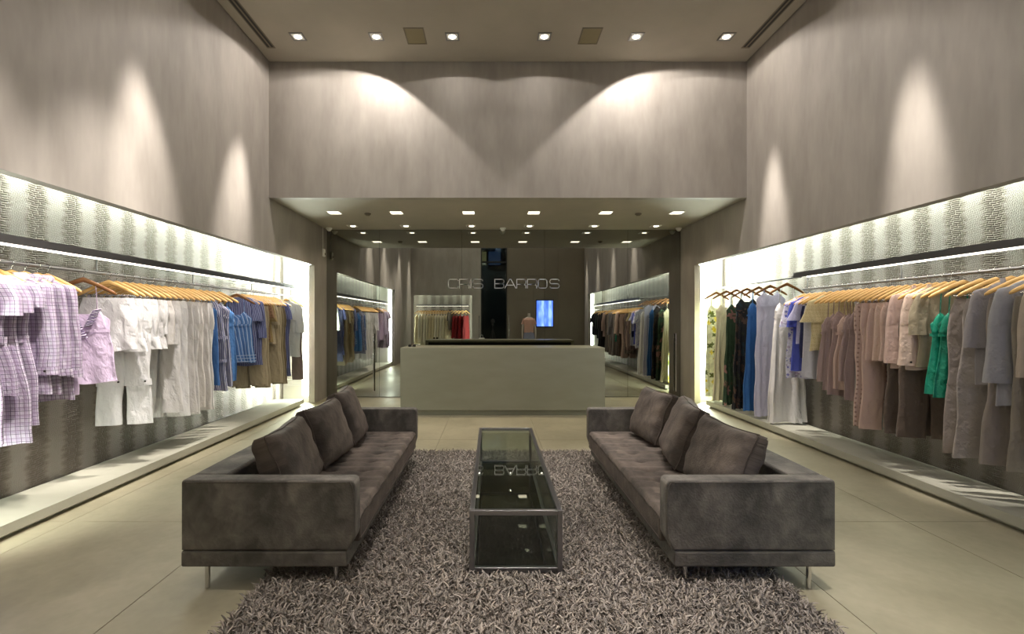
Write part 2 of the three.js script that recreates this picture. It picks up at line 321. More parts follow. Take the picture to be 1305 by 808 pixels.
// smoke detectors, camera domes, wall sensor, ceiling grilles, slot diffusers
for (const x of [-1.98, 2.33]) {
  const g = thing('smoke_detector', x < 0 ? 'small round smoke detector on the lower ceiling above the grey shirt' : 'small round smoke detector on the lower ceiling towards the long dresses', 'detector', [x, HS, -7.75]);
  const c = new THREE.CylinderGeometry(0.05, 0.05, 0.018, 20); c.translate(0, -0.009, 0); part(g, 'base', c, M.panel);
  const d = new THREE.CylinderGeometry(0.038, 0.03, 0.018, 20); d.translate(0, -0.027, 0); part(g, 'sensor', d, M.panel);
}
for (const [x, l] of [[XL + 0.1, 'above the grey shirt end'], [0.2, 'in the middle of the mirror wall'], [XR - 0.1, 'above the long dresses end']]) {
  const g = thing('security_camera', 'small white dome camera on the lower ceiling ' + l, 'camera', [x, HS, ZM + 0.16]);
  const c = new THREE.CylinderGeometry(0.055, 0.055, 0.02, 20); c.translate(0, -0.01, 0); part(g, 'base', c, M.white);
  const d = new THREE.SphereGeometry(0.045, 18, 8, 0, Math.PI * 2, Math.PI / 2, Math.PI / 2); d.translate(0, -0.02, 0); part(g, 'dome', d, M.white);
}
{
  const g = thing('motion_sensor', 'small white motion sensor on the wall beside the mirror', 'sensor', [XL, 2.68, -8.9]);
  part(g, 'housing', rbx(0.001, 0.045, -0.07, 0.07, -0.035, 0.035, 0.012), M.white);
  const d = new THREE.SphereGeometry(0.02, 10, 8); d.translate(0.04, -0.02, 0); part(g, 'lens', d, M.panel);
  part(g, 'cable', rod([0.006, 0.07, 0], [0.006, HS - 2.68, 0], 0.004, 6), M.white);
}
for (const [x, l] of [[-0.965, 'on the side of the white trousers'], [1.235, 'on the side of the long dresses']]) {
  const g = thing('ceiling_grille', 'square olive grille in the ceiling ' + l, 'grille', [x, HC, -6.13]);
  const c = std({ color: 0x8a8062, roughness: 0.7 });
  part(g, 'plate', bx(-0.11, 0.11, -0.004, -0.0005, -0.16, 0.16), c);
  part(g, 'rim', merge([bx(-0.125, 0.125, -0.007, 0, -0.175, -0.16), bx(-0.125, 0.125, -0.007, 0, 0.16, 0.175), bx(-0.125, -0.11, -0.007, 0, -0.16, 0.16), bx(0.11, 0.125, -0.007, 0, -0.16, 0.16)]), M.panel);
}
for (const [s, x, l] of [[-1, -2.9, 'along the wall with the lilac checks'], [1, 3.33, 'along the wall with the long dresses']]) {
  const g = thing('slot_diffuser', 'long narrow double slot air diffuser in the ceiling ' + l, 'air diffuser', [x, HC, -4.2]);
  part(g, 'frame', bx(-0.055, 0.055, -0.004, -0.0005, -2.2, 2.2), M.panel);
  for (const o of [-0.026, 0.026]) part(g, 'slot', bx(o - 0.014, o + 0.014, -0.006, -0.0042, -2.17, 2.17), M.black);  // raised black strips paint the shade of open slots, no opening behind
}
// vent grille low in the end of the niche beside the mirror
{
  const g = thing('vent_grille', 'white louvred vent grille at the end of the niche below the grey shirt', 'grille', [XL - 0.42, 0.42, ZE - 0.12]);
  part(g, 'frame', merge([bx(-0.16, 0.16, 0.13, 0.15, 0.001, 0.02), bx(-0.16, 0.16, -0.15, -0.13, 0.001, 0.02), bx(-0.16, -0.14, -0.13, 0.13, 0.001, 0.02), bx(0.14, 0.16, -0.13, 0.13, 0.001, 0.02)]), M.white);
  for (let i = 0; i < 8; i++) { const s = bx(-0.14, 0.14, -0.003, 0.003, -0.012, 0.012); s.rotateX(0.6); s.translate(0, -0.115 + i * 0.033, 0.014); part(g, 'slat', s, M.white); }
}
// ---------------------------------------------------------------- plinths, shelves with light strips, rails
const RAIL = { L: { x: -3.42, y: 1.86 }, R: { x: 3.79, y: 1.825 }, U: { x: 3.81, y: 1.985 }, F: { z: ZF + 0.27, y: 1.88 } };
for (const key of ['L', 'R', 'F']) {
  const n = NICHES[key], fr = n.fr, [p0, p1, pf] = n.plinth;
  const g = thing('plinth', 'low pale stone plinth running along the floor ' + n.pname, 'plinth', fr((p0 + p1) / 2, 0, 0.3));
  const lo = (q) => q.translate(-g.position.x, -g.position.y, -g.position.z);
  const cuts = key === 'F' ? [p0, p1] : key === 'L' ? [p0, -5.9, p1] : [p0, -5.45, p1];
  for (let i = 0; i < cuts.length - 1; i++) part(g, 'slab', lo(fb(fr, cuts[i] + 0.001, cuts[i + 1] - 0.001, 0.035, 0.105, pf, n.depth - 0.012)), M.plinth);
  part(g, 'support', lo(fb(fr, p0 + 0.02, p1 - 0.02, 0, 0.035, pf + 0.05, n.depth - 0.03)), M.plinth);
  // shelf
  const s0 = key === 'R' ? -5.99 : key === 'L' ? ZE + 0.12 : n.a0 + 0.05, s1 = key === 'F' ? n.a1 - 0.12 : n.a1;
  const d0 = key === 'L' ? 0.17 : key === 'R' ? 0.17 : 0.2, ys = key === 'F' ? 2.06 : 2.03;
  const sh = thing('light_shelf', 'slim grey metal shelf edged with a light strip ' + n.pname, 'shelf', fr((s0 + s1) / 2, ys, 0.3));
  const lo2 = (q) => q.translate(-sh.position.x, -sh.position.y, -sh.position.z);
  part(sh, 'board', lo2(fb(fr, s0, s1, ys - 0.028, ys - 0.004, d0 + 0.012, n.depth - 0.085)), M.shelf);
  part(sh, 'fascia', lo2(fb(fr, s0, s1, ys - 0.06, ys, d0, d0 + 0.012)), M.shelf);
  part(sh, 'light_strip', lo2(fb(fr, s0 + (key === 'R' ? 0.25 : 0.02), s1 - 0.02, ys - 0.074, ys - 0.0605, d0 + 0.001, d0 + 0.03)), M.glow(STRIP, 2.4));
  area(sh, fr((s0 + s1) / 2, ys - 0.077, d0 + 0.016), fr((s0 + s1) / 2, 0, d0 + 0.016), key === 'F' ? s1 - s0 : 0.02, key === 'F' ? 0.02 : s1 - s0, LV.shelfStrip, STRIP);
  for (let i = 0, k = Math.max(2, Math.round((s1 - s0) / 1.4)); i <= k; i++) { const a = s0 + 0.05 + (s1 - s0 - 0.1) * i / k; part(sh, 'bracket', lo2(fb(fr, a - 0.006, a + 0.006, ys - 0.026, ys - 0.006, n.depth - 0.084, n.depth)), M.alu); }
  // rail
  const r0 = key === 'R' ? -5.93 : s0 + 0.02, r1 = s1 - 0.03, r = RAIL[key];
  const at = (a, y) => key === 'F' ? [a, y, r.z] : [r.x, y, a];
  const rl = thing('clothes_rail', 'long grey metal clothes rail hung under the shelf ' + n.pname, 'rail', at((r0 + r1) / 2, r.y));
  const lo3 = (q) => q.translate(-rl.position.x, -rl.position.y, -rl.position.z);
  part(rl, 'bar', lo3(rod(at(r0, r.y), at(r1, r.y), 0.0125, 12)), M.alu);
  const k = Math.max(2, Math.round((r1 - r0) / 1.4));
  for (let i = 0; i <= k; i++) { const a = r0 + 0.08 + (r1 - r0 - 0.16) * i / k; part(rl, 'bracket', lo3(rod(at(a, r.y + 0.01), at(a, ys - 0.03), 0.006, 8)), M.alu); }
}
{ // upper rod for the long dresses
  const z0 = ZE - 0.11, z1 = -5.995, u = RAIL.U, g = thing('dress_rod', 'thin dark metal rod carrying the long dresses', 'rail', [u.x, u.y, (z0 + z1) / 2]);
  part(g, 'bar', rod([0, 0, -(z1 - z0) / 2], [0, 0, (z1 - z0) / 2], 0.011, 12), M.gun);
}
// ---------------------------------------------------------------- lettering on the mirror
{
  const g = thing('wall_sign', 'thin metal capital letters reading CRIS BARROS on the mirror wall', 'sign', [0, 2.05, ZM]);
  const H = 0.165, z = 0.012;
  const rc = (x, y, r, a0, a1) => { const o = []; for (let i = 0; i <= 5; i++) { const a = a0 + (a1 - a0) * i / 5; o.push([x + r * Math.cos(a), y + r * Math.sin(a)]); } return o; };
  const P = Math.PI, q = 0.04;
  const strokes = {
    C: (w) => [[...rc(w - q, H - q, q, 0.35, P / 2), ...rc(q, H - q, q, P / 2, P), ...rc(q, q, q, P, 1.5 * P), ...rc(w - q, q, q, 1.5 * P, 2 * P - 0.35)]],
    R: (w) => [[[0, 0], [0, H], ...rc(w - q, H - q, q, P / 2, 0), ...rc(w - q, 0.07 + q, q, 0, -P / 2), [0, 0.07]], [[w * 0.45, 0.07], [w * 0.8, 0.07], [w, 0.045], [w, 0]]],
    I: () => [[[0, 0], [0, H]]],
    S: (w) => [[...rc(w - q, H - q, q, 0.35, P / 2), ...rc(q, H - q, q, P / 2, P), ...rc(q, H / 2 + q, q, P, 1.5 * P), ...rc(w - q, H / 2 - q, q, P / 2, 0), ...rc(w - q, q, q, 0, -P / 2), ...rc(q, q, q, 1.5 * P, P + 0.35)]],
    B: (w) => [[[0, 0], [0, H], ...rc(w - q, H - q, q, P / 2, 0), ...rc(w - q, H / 2 + q, q, 0, -P / 2), [0, H / 2]], [[w * 0.5, H / 2], ...rc(w - q, H / 2 - q, q, P / 2, 0), ...rc(w - q, q, q, 0, -P / 2), [0, 0]]],
    A: (w) => [[[0, 0], [w * 0.5 - 0.012, H], [w * 0.5 + 0.012, H], [w, 0]], [[w * 0.2, 0.055], [w * 0.8, 0.055]]],
    O: (w) => [[...rc(w - q, H - q, q, 0, P / 2), ...rc(q, H - q, q, P / 2, P), ...rc(q, q, q, P, 1.5 * P), ...rc(w - q, q, q, 1.5 * P, 2 * P), [w, H - q]]],
  };
  const bar = (a, b) => { const dx = b[0] - a[0], dy = b[1] - a[1], L = Math.hypot(dx, dy); const s = new THREE.BoxGeometry(L + 0.008, 0.0135, 0.02); s.rotateZ(Math.atan2(dy, dx)); s.translate((a[0] + b[0]) / 2, (a[1] + b[1]) / 2, z); return s; };
  for (const [ch, a, b] of [['C', 62, 130], ['R', 138, 203], ['I', 217, 217], ['S', 231, 298], ['B', 380, 443], ['A', 449, 524], ['R', 531, 593], ['R', 604, 667], ['O', 678, 738], ['S', 757, 822]]) {
    const x0 = (560 + a / 5.388 - 627) / 68, w = (b - a) / 5.388 / 68, list = [];
    for (const st of strokes[ch](w)) for (let i = 0; i < st.length - 1; i++) if (Math.hypot(st[i + 1][0] - st[i][0], st[i + 1][1] - st[i][1]) > 1e-4) list.push(bar(st[i], st[i + 1]));
    const m = part(g, 'letter_' + ch.toLowerCase(), merge(list), M.letter); m.position.x = x0;
  }
}
// ---------------------------------------------------------------- counter
{
  const x0 = -1.39, x1 = 1.714, z1 = -7.38, z0 = -8.08, h = 1.033, g = thing('counter', 'long pale stone reception counter in front of the mirror wall', 'counter', [(x0 + x1) / 2, 0, (z0 + z1) / 2]);
  const lo = (q) => q.translate(-g.position.x, 0, -g.position.z);
  part(g, 'front_panel', lo(rbx(x0, x1, 0.08, h - 0.0, z1 - 0.06, z1, 0.006, 2)), M.counter);
  part(g, 'top', lo(rbx(x0, x1, h - 0.045, h, z0, z1 - 0.0605, 0.005, 2)), M.counter);
  for (const [a, b] of [[x0, x0 + 0.06], [x1 - 0.06, x1]]) part(g, 'side_panel', lo(bx(a, b, 0.08, h - 0.0455, z0, z1 - 0.0605)), M.counter);
  part(g, 'kick_board', lo(bx(x0 + 0.05, x1 - 0.05, 0, 0.08, z0 + 0.05, z1 - 0.05)), M.counter);
  part(g, 'shelf', lo(bx(x0 + 0.06, x1 - 0.06, 0.62, 0.65, z0 + 0.03, z1 - 0.0605)), M.black);
  part(g, 'back_board', lo(bx(x0 + 0.06, x1 - 0.06, 0.08, h - 0.05, z1 - 0.09, z1 - 0.061)), M.black);
  part(g, 'apron', lo(bx(x0 + 0.06, x1 - 0.06, h - 0.2, h - 0.046, z0 + 0.01, z0 + 0.03)), M.black);
}
{ // folded sunglasses at the end of the counter
  const g = thing('sunglasses', 'folded dark sunglasses lying on the end of the counter', 'glasses', [-1.24, 1.034, -7.55], 0.3);
  const lens = (s) => { const c = new THREE.SphereGeometry(0.026, 12, 8); c.scale(1, 0.8, 0.14); c.translate(s * 0.034, 0.021, 0); return c; };
  part(g, 'lens', lens(-1), M.black); part(g, 'lens', lens(1), M.black);
  part(g, 'bridge', tube([[-0.012, 0.026, 0], [0, 0.031, 0.002], [0.012, 0.026, 0]], 0.002, 6, 5), M.black);
  for (const s of [-1, 1]) part(g, 'temple', tube([[s * 0.06, 0.028, 0], [s * 0.055, 0.02, -0.02 - 0.004 * s], [-s * 0.06, 0.004, -0.024 - 0.004 * s]], 0.0022, 10, 5), M.black);
}
// ---------------------------------------------------------------- sofas
function tuftedSeat(x0, x1, y0, y1, z0, z1, front) {   // front: +1 faces +x
  const nx = 56, nz = 150, P = [], I = [], UV = [];
  const cols = [0.19, 0.41, 0.62], z00 = z0 + 0.11, pitch = 0.223;
  const W = x1 - x0;
  for (let j = 0; j <= nz; j++) for (let i = 0; i <= nx; i++) {
    const u = i / nx, v = j / nz, f = u * W, z = z0 + v * (z1 - z0);
    let y = 0; const row = (z - z00) / pitch, rn = Math.round(row), dz = (row - rn) * pitch;
    for (const c of cols) { const d2 = (f - c) * (f - c) + dz * dz; y -= 0.045 * Math.exp(-d2 / 0.0011); }
    y -= 0.018 * Math.exp(-dz * dz / 0.0003) * (f > 0.14 ? 1 : Math.max(0, (f - 0.02) / 0.12));
    y += 0.014 * Math.cos(dz / pitch * 2 * Math.PI * 0.5);
    const e = Math.min(f, W - f, z - z0, z1 - z), rr2 = 0.03; if (e < rr2) { const k = 1 - e / rr2; y -= rr2 * (1 - Math.sqrt(Math.max(0, 1 - k * k))); }
    P.push(front > 0 ? x1 - f : x0 + f, y1 + y, z); UV.push(front > 0 ? x1 - f : x0 + f, z);
  }
  for (let j = 0; j < nz; j++) for (let i = 0; i < nx; i++) { const a = j * (nx + 1) + i, b = a + 1, c = a + nx + 1, d = c + 1; if (front > 0) I.push(a, b, c, b, d, c); else I.push(a, c, b, b, c, d); }
  const g = new THREE.BufferGeometry(); g.setAttribute('position', new THREE.Float32BufferAttribute(P, 3)); g.setAttribute('uv', new THREE.Float32BufferAttribute(UV, 2)); g.setIndex(I); g.computeVertexNormals();
  const n = g.attributes.normal; if (n.getY(Math.floor(n.count / 2)) < 0) { for (let k = 0; k < I.length; k += 3) { const t = I[k]; I[k] = I[k + 1]; I[k + 1] = t; } g.setIndex(I); g.computeVertexNormals(); }
  return merge([g, rbx(x0 + 0.001, x1 - 0.001, y0, y1 - 0.028, z0 + 0.001, z1 - 0.001, 0.012)]);
}
function cushionGeo(W, H, T, seed) {   // local: x width, y height from 0, z thickness
  const r = rng(seed), n = 28, ph = r() * 6, P = [], I = [], UV = [];
  for (let side = 0; side < 2; side++) for (let j = 0; j <= n; j++) for (let i = 0; i <= n; i++) {
    const u = 2 * i / n - 1, v = 2 * j / n - 1, pin = 1 - 0.05 * (1 - Math.pow(Math.abs(v), 2)) * Math.abs(u), pin2 = 1 - 0.07 * (1 - u * u) * (v > 0 ? 1 : 0.2);
    const e = Math.pow(Math.max(0, (1 - Math.pow(Math.abs(u), 3.2)) * (1 - Math.pow(Math.abs(v), 3.2))), 0.38);
    const wr = 0.006 * Math.sin(9 * u + 5 * v + ph) * (1 - e) + 0.004 * Math.sin(5 * u - 11 * v + ph * 2) * e * (1 - e) * 4;
    const s = side ? -1 : 1, th = 0.03 + (T / 2 - 0.03) * e * (1 + 0.12 * Math.sin(2 * u + ph)) * (v < 0 ? 1 + 0.15 * -v : 1);
    P.push(u * W / 2 * pin, H / 2 + v * H / 2 * pin2, s * (th + wr)); UV.push(u * W / 2, v * H / 2);
  }
  const k0 = (n + 1) * (n + 1);
  for (let side = 0; side < 2; side++) for (let j = 0; j < n; j++) for (let i = 0; i < n; i++) { const a = side * k0 + j * (n + 1) + i, b = a + 1, c = a + n + 1, d = c + 1; if (side) I.push(a, c, b, b, c, d); else I.push(a, b, c, b, d, c); }
  const edge = []; for (let i = 0; i < n; i++) edge.push([i, i + 1]); for (let j = 0; j < n; j++) edge.push([j * (n + 1) + n, (j + 1) * (n + 1) + n]);
  for (let i = n; i > 0; i--) edge.push([n * (n + 1) + i, n * (n + 1) + i - 1]); for (let j = n; j > 0; j--) edge.push([j * (n + 1), (j - 1) * (n + 1)]);
  for (const [a, b] of edge) I.push(a, k0 + a, b, b, k0 + a, k0 + b);
  const g = new THREE.BufferGeometry(); g.setAttribute('position', new THREE.Float32BufferAttribute(P, 3)); g.setAttribute('uv', new THREE.Float32BufferAttribute(UV, 2)); g.setIndex(I); g.computeVertexNormals();
  const pts = edge.map(([a]) => [P[3 * a], P[3 * a + 1], P[3 * a + 2] + 0.001]);
  return { g, pipe: tube(pts, 0.0042, 130, 5, true) };
}
function sofa(x0, x1, front, label, side) {
  const zn = -2.60, zf = -4.80, cx = (x0 + x1) / 2, cz = (zn + zf) / 2, g = thing('sofa', label, 'sofa', [cx, 0, cz]);
  const X = (f) => front > 0 ? x1 - f - cx : x0 + f - cx;   // distance back from the front edge
  const Wd = x1 - x0, n = zn - cz, f = zf - cz, at = 0.105, bt = 0.2;
  part(g, 'base', rbx(X(0.03), X(Wd), 0.128, 0.214, f, n, 0.012), M.velvet);
  for (const z of [n, f]) {
    const s = z === n ? -1 : 1, zi = z + s * at;
    const sh = new THREE.Shape(); const r = 0.022;
    sh.moveTo(0.03, 0.217); sh.lineTo(Wd - 0.001, 0.217); sh.lineTo(Wd - 0.001, 0.595 - r); sh.quadraticCurveTo(Wd - 0.001, 0.595, Wd - 0.001 - r, 0.595); sh.lineTo(0.02, 0.595); sh.quadraticCurveTo(-0.015, 0.595, -0.015, 0.555); sh.lineTo(-0.015, 0.31); sh.quadraticCurveTo(-0.015, 0.28, 0.03, 0.217);
    const e = new THREE.ExtrudeGeometry(sh, { depth: at - 0.028, bevelEnabled: true, bevelThickness: 0.014, bevelSize: 0.012, bevelOffset: -0.012, bevelSegments: 4, curveSegments: 8 });
    const p = e.attributes.position; for (let i = 0; i < p.count; i++) { p.setX(i, X(p.getX(i))); }
    e.translate(0, 0, Math.min(z, zi) + 0.014);
    if (front > 0) { const a = e.attributes.position; for (let i = 0; i < a.count; i += 3) { const t = [a.getX(i), a.getY(i), a.getZ(i)]; a.setXYZ(i, a.getX(i + 1), a.getY(i + 1), a.getZ(i + 1)); a.setXYZ(i + 1, ...t); } }
    e.computeVertexNormals(); const arm = part(g, 'armrest', metreUV(e), M.velvet);
    const zo = z === n ? n + 0.0015 : f - 0.0015;
    part(arm, 'seam', merge([tube([[X(0.012), 0.225, zo - s * 0.001], [X(-0.003), 0.3, zo], [X(-0.003), 0.55, zo], [X(0.012), 0.583, zo]], 0.0022, 16, 5), tube([[X(0.03), 0.583, zo], [X(Wd - 0.03), 0.583, zo]], 0.0022, 4, 5)]), M.velvet);
  }
  part(g, 'backrest', rbx(X(Wd - bt), X(Wd), 0.216, 0.594, f + at, n - at, 0.02), M.velvet);
  const sx = [X(-0.012) + cx, X(Wd - bt + 0.0) + cx].sort((a, b) => a - b);
  const seat = tuftedSeat(sx[0], sx[1], 0.216, 0.375, zf + at + 0.002, zn - at - 0.002, front); seat.translate(-cx, 0, -cz);
  const sm = part(g, 'seat', seat, M.velvetSeat);
  part(sm, 'piping', merge([rod([X(-0.005), 0.352, n - at - 0.01], [X(-0.005), 0.352, f + at + 0.01], 0.0045, 6), rod([X(-0.01), 0.235, n - at - 0.01], [X(-0.01), 0.235, f + at + 0.01], 0.0045, 6)]), M.velvetSeat);
  for (const z of [n - 0.035, f + 0.035]) for (const d of [0.1, Wd - 0.125]) part(g, 'leg', rod([X(d), 0.001, z], [X(d), 0.13, z], 0.0125, 12), M.chrome, 'slim polished metal leg');
  // three loose cushions leaning on the backrest
  const names = side ? ['with a grey sheen, in the middle of its sofa', 'next to the far armrest by the counter', 'against the near armrest'] : [];
  const spec = side
    ? [[-3.04, 0.62, 0.43, 0.21, 0.34, 0.05, 'dark loose velvet cushion nearest the rug end, on the sofa beside the green camisole'], [-3.70, 0.62, 0.46, 0.23, 0.38, -0.2, 'plump velvet cushion in the middle of the sofa beside the dresses'], [-4.34, 0.54, 0.45, 0.21, 0.34, 0.1, 'velvet cushion by the counter end of the sofa beside the dresses']]
    : [[-3.06, 0.63, 0.42, 0.22, 0.34, 0.08, 'pale sheened velvet cushion at the rug end of the sofa beside the white trousers'], [-3.72, 0.58, 0.44, 0.21, 0.34, -0.06, 'dark velvet cushion in the middle of the sofa beside the white trousers'], [-4.33, 0.54, 0.47, 0.21, 0.36, 0.08, 'velvet cushion by the counter end of the sofa beside the white trousers']];
  spec.forEach(([z, W, H, T, lean, yaw, lab], i) => {
    const c = cushionGeo(W, H, T, 31 + i + (side ? 9 : 0)); const bxk = (front > 0 ? x0 + bt : x1 - bt);
    const o = thing('sofa_cushion', lab, 'cushion', [bxk + front * 0.27, 0.374, z], front * Math.PI / 2 + yaw);
    const lz = new THREE.Matrix4().makeRotationX(-lean);
    for (const q of [c.g, c.pipe]) q.applyMatrix4(lz);
    c.g.computeBoundingBox(); const dy = 0.004 - c.g.boundingBox.min.y; c.g.translate(0, dy, 0); c.pipe.translate(0, dy, 0);
    part(o, 'cover', c.g, M.velvetSeat); part(o, 'piping', c.pipe, M.velvetSeat);
  });
}
sofa(-1.665, -0.745, 1, 'long grey brown velvet sofa with tufted seat, its back to the white trousers', 0);
sofa(0.945, 1.84, -1, 'long grey brown velvet sofa with tufted seat, its back to the pink jackets', 1);
// ---------------------------------------------------------------- glass coffee table
{
  const x0 = -0.125, x1 = 0.392, z1 = -2.70, z0 = -4.79, y0 = 0.047, y1 = 0.393, b = 0.028;
  const g = thing('coffee_table', 'long low glass showcase table framed in gunmetal on the shaggy rug', 'table', [(x0 + x1) / 2, 0, (z0 + z1) / 2]);
  const lo = (q) => q.translate(-g.position.x, 0, -g.position.z);
  for (const z of [[z1 - b, z1], [z0, z0 + b]]) {
    for (const y of [[y0, y0 + b], [y1 - b, y1]]) part(g, 'cross_bar', lo(rbx(x0 + b, x1 - b, y[0], y[1], z[0], z[1], 0.003, 2)), M.gun);
    for (const x of [[x0, x0 + b], [x1 - b, x1]]) part(g, 'upright', lo(rbx(x[0], x[1], y0, y1, z[0], z[1], 0.003, 2)), M.gun);
  }
  for (const x of [[x0, x0 + b], [x1 - b, x1]]) for (const y of [[y0, y0 + b], [y1 - b, y1]]) part(g, 'long_bar', lo(rbx(x[0], x[1], y[0], y[1], z0 + b, z1 - b, 0.003, 2)), M.gun);
  part(g, 'glass_top', lo(bx(x0 + b, x1 - b, y1 - 0.012, y1 - 0.004, z0 + b, z1 - b)), M.tableGlass);
  for (const z of [z1 - 0.018, z0 + 0.010]) part(g, 'glass_end', lo(bx(x0 + b, x1 - b, y0 + b, y1 - b, z, z + 0.008)), M.tableGlass);
  for (const x of [x0 + 0.010, x1 - 0.018]) part(g, 'glass_side', lo(bx(x, x + 0.008, y0 + b, y1 - b, z0 + b, z1 - b)), M.tableGlass);
  part(g, 'base_plate', lo(bx(x0 + b, x1 - b, y0 + 0.004, y0 + 0.016, z0 + b, z1 - b)), M.blackGlass);
  for (const x of [x0 + 0.04, x1 - 0.04]) for (const z of [z0 + 0.05, z1 - 0.05]) part(g, 'foot', lo(rod([x, 0.012, z], [x, y0, z], 0.012, 10)), M.black);
}
// ---------------------------------------------------------------- shaggy rug
{
  const x0 = -1.25, x1 = 1.58, z0 = -5.22, z1 = -1.75, g = thing('shag_rug', 'large taupe shaggy rug under the sofas and glass table', 'rug', [(x0 + x1) / 2, 0, (z0 + z1) / 2]);
  part(g, 'backing', rbx(x0 - g.position.x, x1 - g.position.x, 0.001, 0.012, z0 - g.position.z, z1 - g.position.z, 0.004, 2), std({ color: 0x958d87, roughness: 1 }));
  const r = rng(901), pm = std({ color: 0xffffff, roughness: 0.75 });
  const per = 38000;
  for (let v = 0; v < 3; v++) {
    // one tapering bent yarn
    const P = [], I = [], n = 4, bend = [0.9, 1.3, 1.7][v], L = [0.058, 0.066, 0.072][v];
    let y = 0, x = 0;
    for (let i = 0; i <= n; i++) {
      const t = i / n, w = 0.0048 * (t < 0.99 ? 1 - 0.35 * t : 0.35);
      for (let k = 0; k < 3; k++) { const a = k * 2.094; P.push(x + w * 0.7 * Math.cos(a) * Math.cos(bend * t), y - w * 0.7 * Math.cos(a) * Math.sin(bend * t), w * 1.25 * Math.sin(a)); }
      const am = bend * (t + 0.5 / n); x += L / n * Math.sin(am); y += L / n * Math.cos(am);
    }
    for (let i = 0; i < n; i++) for (let k = 0; k < 3; k++) { const a = i * 3 + k, b = i * 3 + (k + 1) % 3; I.push(a, b, a + 3, b, b + 3, a + 3); }
    I.push(n * 3, n * 3 + 1, n * 3 + 2);
    const geo = new THREE.BufferGeometry(); geo.setAttribute('position', new THREE.Float32BufferAttribute(P, 3)); geo.setIndex(I); geo.computeVertexNormals();
    const im = new THREE.InstancedMesh(geo, pm, per); im.name = 'pile'; im.userData.kind = 'stuff';
    const m = new THREE.Matrix4(), q = new THREE.Quaternion(), e = new THREE.Euler(), c = new THREE.Color();
    for (let i = 0; i < per; i++) {
      const px = x0 + 0.01 + (x1 - x0 - 0.02) * r(), pz = z0 + 0.01 + (z1 - z0 - 0.02) * r();
      const flow = 5 * pn(px * 1.7 + 9, pz * 1.7 + 20, 99, 99, 3) + 2.2 * pn(px * 7 + 9, pz * 7 + 60, 999, 999, 5);
      e.set((r() - 0.5) * 0.9, flow * 0.6 + r() * 6.283, (r() - 0.5) * 0.7, 'YXZ'); q.setFromEuler(e);
      const under = px > -0.14 && px < 0.41 && pz > -4.81 && pz < -2.68; const s = (0.75 + 0.5 * r()) * (under ? 0.55 : 1); m.compose(new THREE.Vector3(px - g.position.x, 0.008, pz - g.position.z), q, new THREE.Vector3(s, s, s)); im.setMatrixAt(i, m);
      const k = 0.4 + 0.95 * r(), warm = r(); c.setRGB(0.335 * k * (1 + 0.05 * warm), 0.305 * k, 0.28 * k * (1 - 0.08 * warm)); im.setColorAt(i, c);
    }
    g.add(im);
  }
}
// ---------------------------------------------------------------- fabrics

const band = (t, c, w) => Math.abs(((t - c + 0.5) % 1 + 1) % 1 - 0.5) < w;
T.check = tex(256, 256, 0.052, 0.052, (u, v) => {
  let c = [212, 204, 220]; if (band(u, 0.5, 0.2)) c = mix(c, [184, 166, 198], 0.6); if (band(v, 0.5, 0.2)) c = mix(c, [184, 166, 198], 0.6);
  if (band(u, 0.15, 0.03) || band(v, 0.15, 0.03)) c = [96, 84, 108]; if (band(u, 0.62, 0.022) || band(v, 0.62, 0.022)) c = [132, 104, 134]; return c;
});
T.stripe = tex(128, 32, 0.022, 0.1, (u) => band(u, 0.5, 0.27) ? [88, 92, 138] : [206, 208, 222]);
T.ruffle = tex(64, 16, 0.05, 0.1, (u) => band(u, 0.5, 0.24) ? [158, 136, 184] : [240, 235, 246]);
T.blueStripe = tex(128, 32, 0.05, 0.1, (u) => band(u, 0.5, 0.1) ? [188, 208, 236] : band(u, 0.1, 0.05) ? [52, 88, 150] : [92, 136, 200]);
T.pinkRib = tex(128, 128, 0.09, 0.09, (u, v) => { const d = Math.hypot((u * 2 % 1) - 0.5, (v * 2 % 1) - 0.5); return d < 0.22 ? [150, 124, 116] : [196, 170, 160]; });
function blooms(bg, cols, seed, n, rad) {
  const r = rng(seed), B = []; for (let i = 0; i < n; i++) B.push([r(), r(), rad * (0.5 + r()), cols[Math.floor(r() * cols.length)], r() * 6]);
  return (u, v) => { let c = bg; for (const [x, y, q, k, a] of B) { let dx = Math.abs(u - x), dy = Math.abs(v - y); dx = Math.min(dx, 1 - dx); dy = Math.min(dy, 1 - dy); const d = Math.hypot(dx, dy), th = Math.atan2(dy, dx); if (d < q * (0.75 + 0.25 * Math.cos(5 * th + a))) c = k; } const n2 = fbm(u, v, 16, 16, 2, seed); return c.map(z => z * (0.88 + 0.22 * n2)); };
}
T.floral = tex(256, 256, 0.5, 0.5, blooms([232, 236, 206], [[214, 196, 44], [120, 136, 50], [92, 104, 48], [236, 220, 90]], 7, 26, 0.075));
T.darkPrint = tex(256, 256, 0.45, 0.6, blooms([26, 26, 30], [[62, 46, 38], [26, 44, 54], [84, 62, 54], [40, 44, 34]], 13, 24, 0.1));
T.greenPrint = tex(256, 256, 0.6, 0.9, blooms([52, 76, 56], [[150, 110, 104], [40, 62, 42], [90, 82, 66], [66, 92, 62]], 17, 22, 0.09));
T.palePrint = tex(256, 256, 0.3, 0.3, blooms([214, 212, 228], [[120, 118, 190], [178, 160, 190], [90, 100, 170]], 19, 30, 0.055));
T.lace = tex(256, 256, 0.12, 0.12, (u, v) => { const d = Math.hypot((u * 3 % 1) - 0.5, (v * 3 % 1) - 0.5), e = fbm(u, v, 20, 20, 2, 131); return mix([232, 226, 202], [206, 196, 164], (d > 0.2 && d < 0.34 ? 0.8 : 0.1) + 0.3 * e); });
const fabCache = new Map();
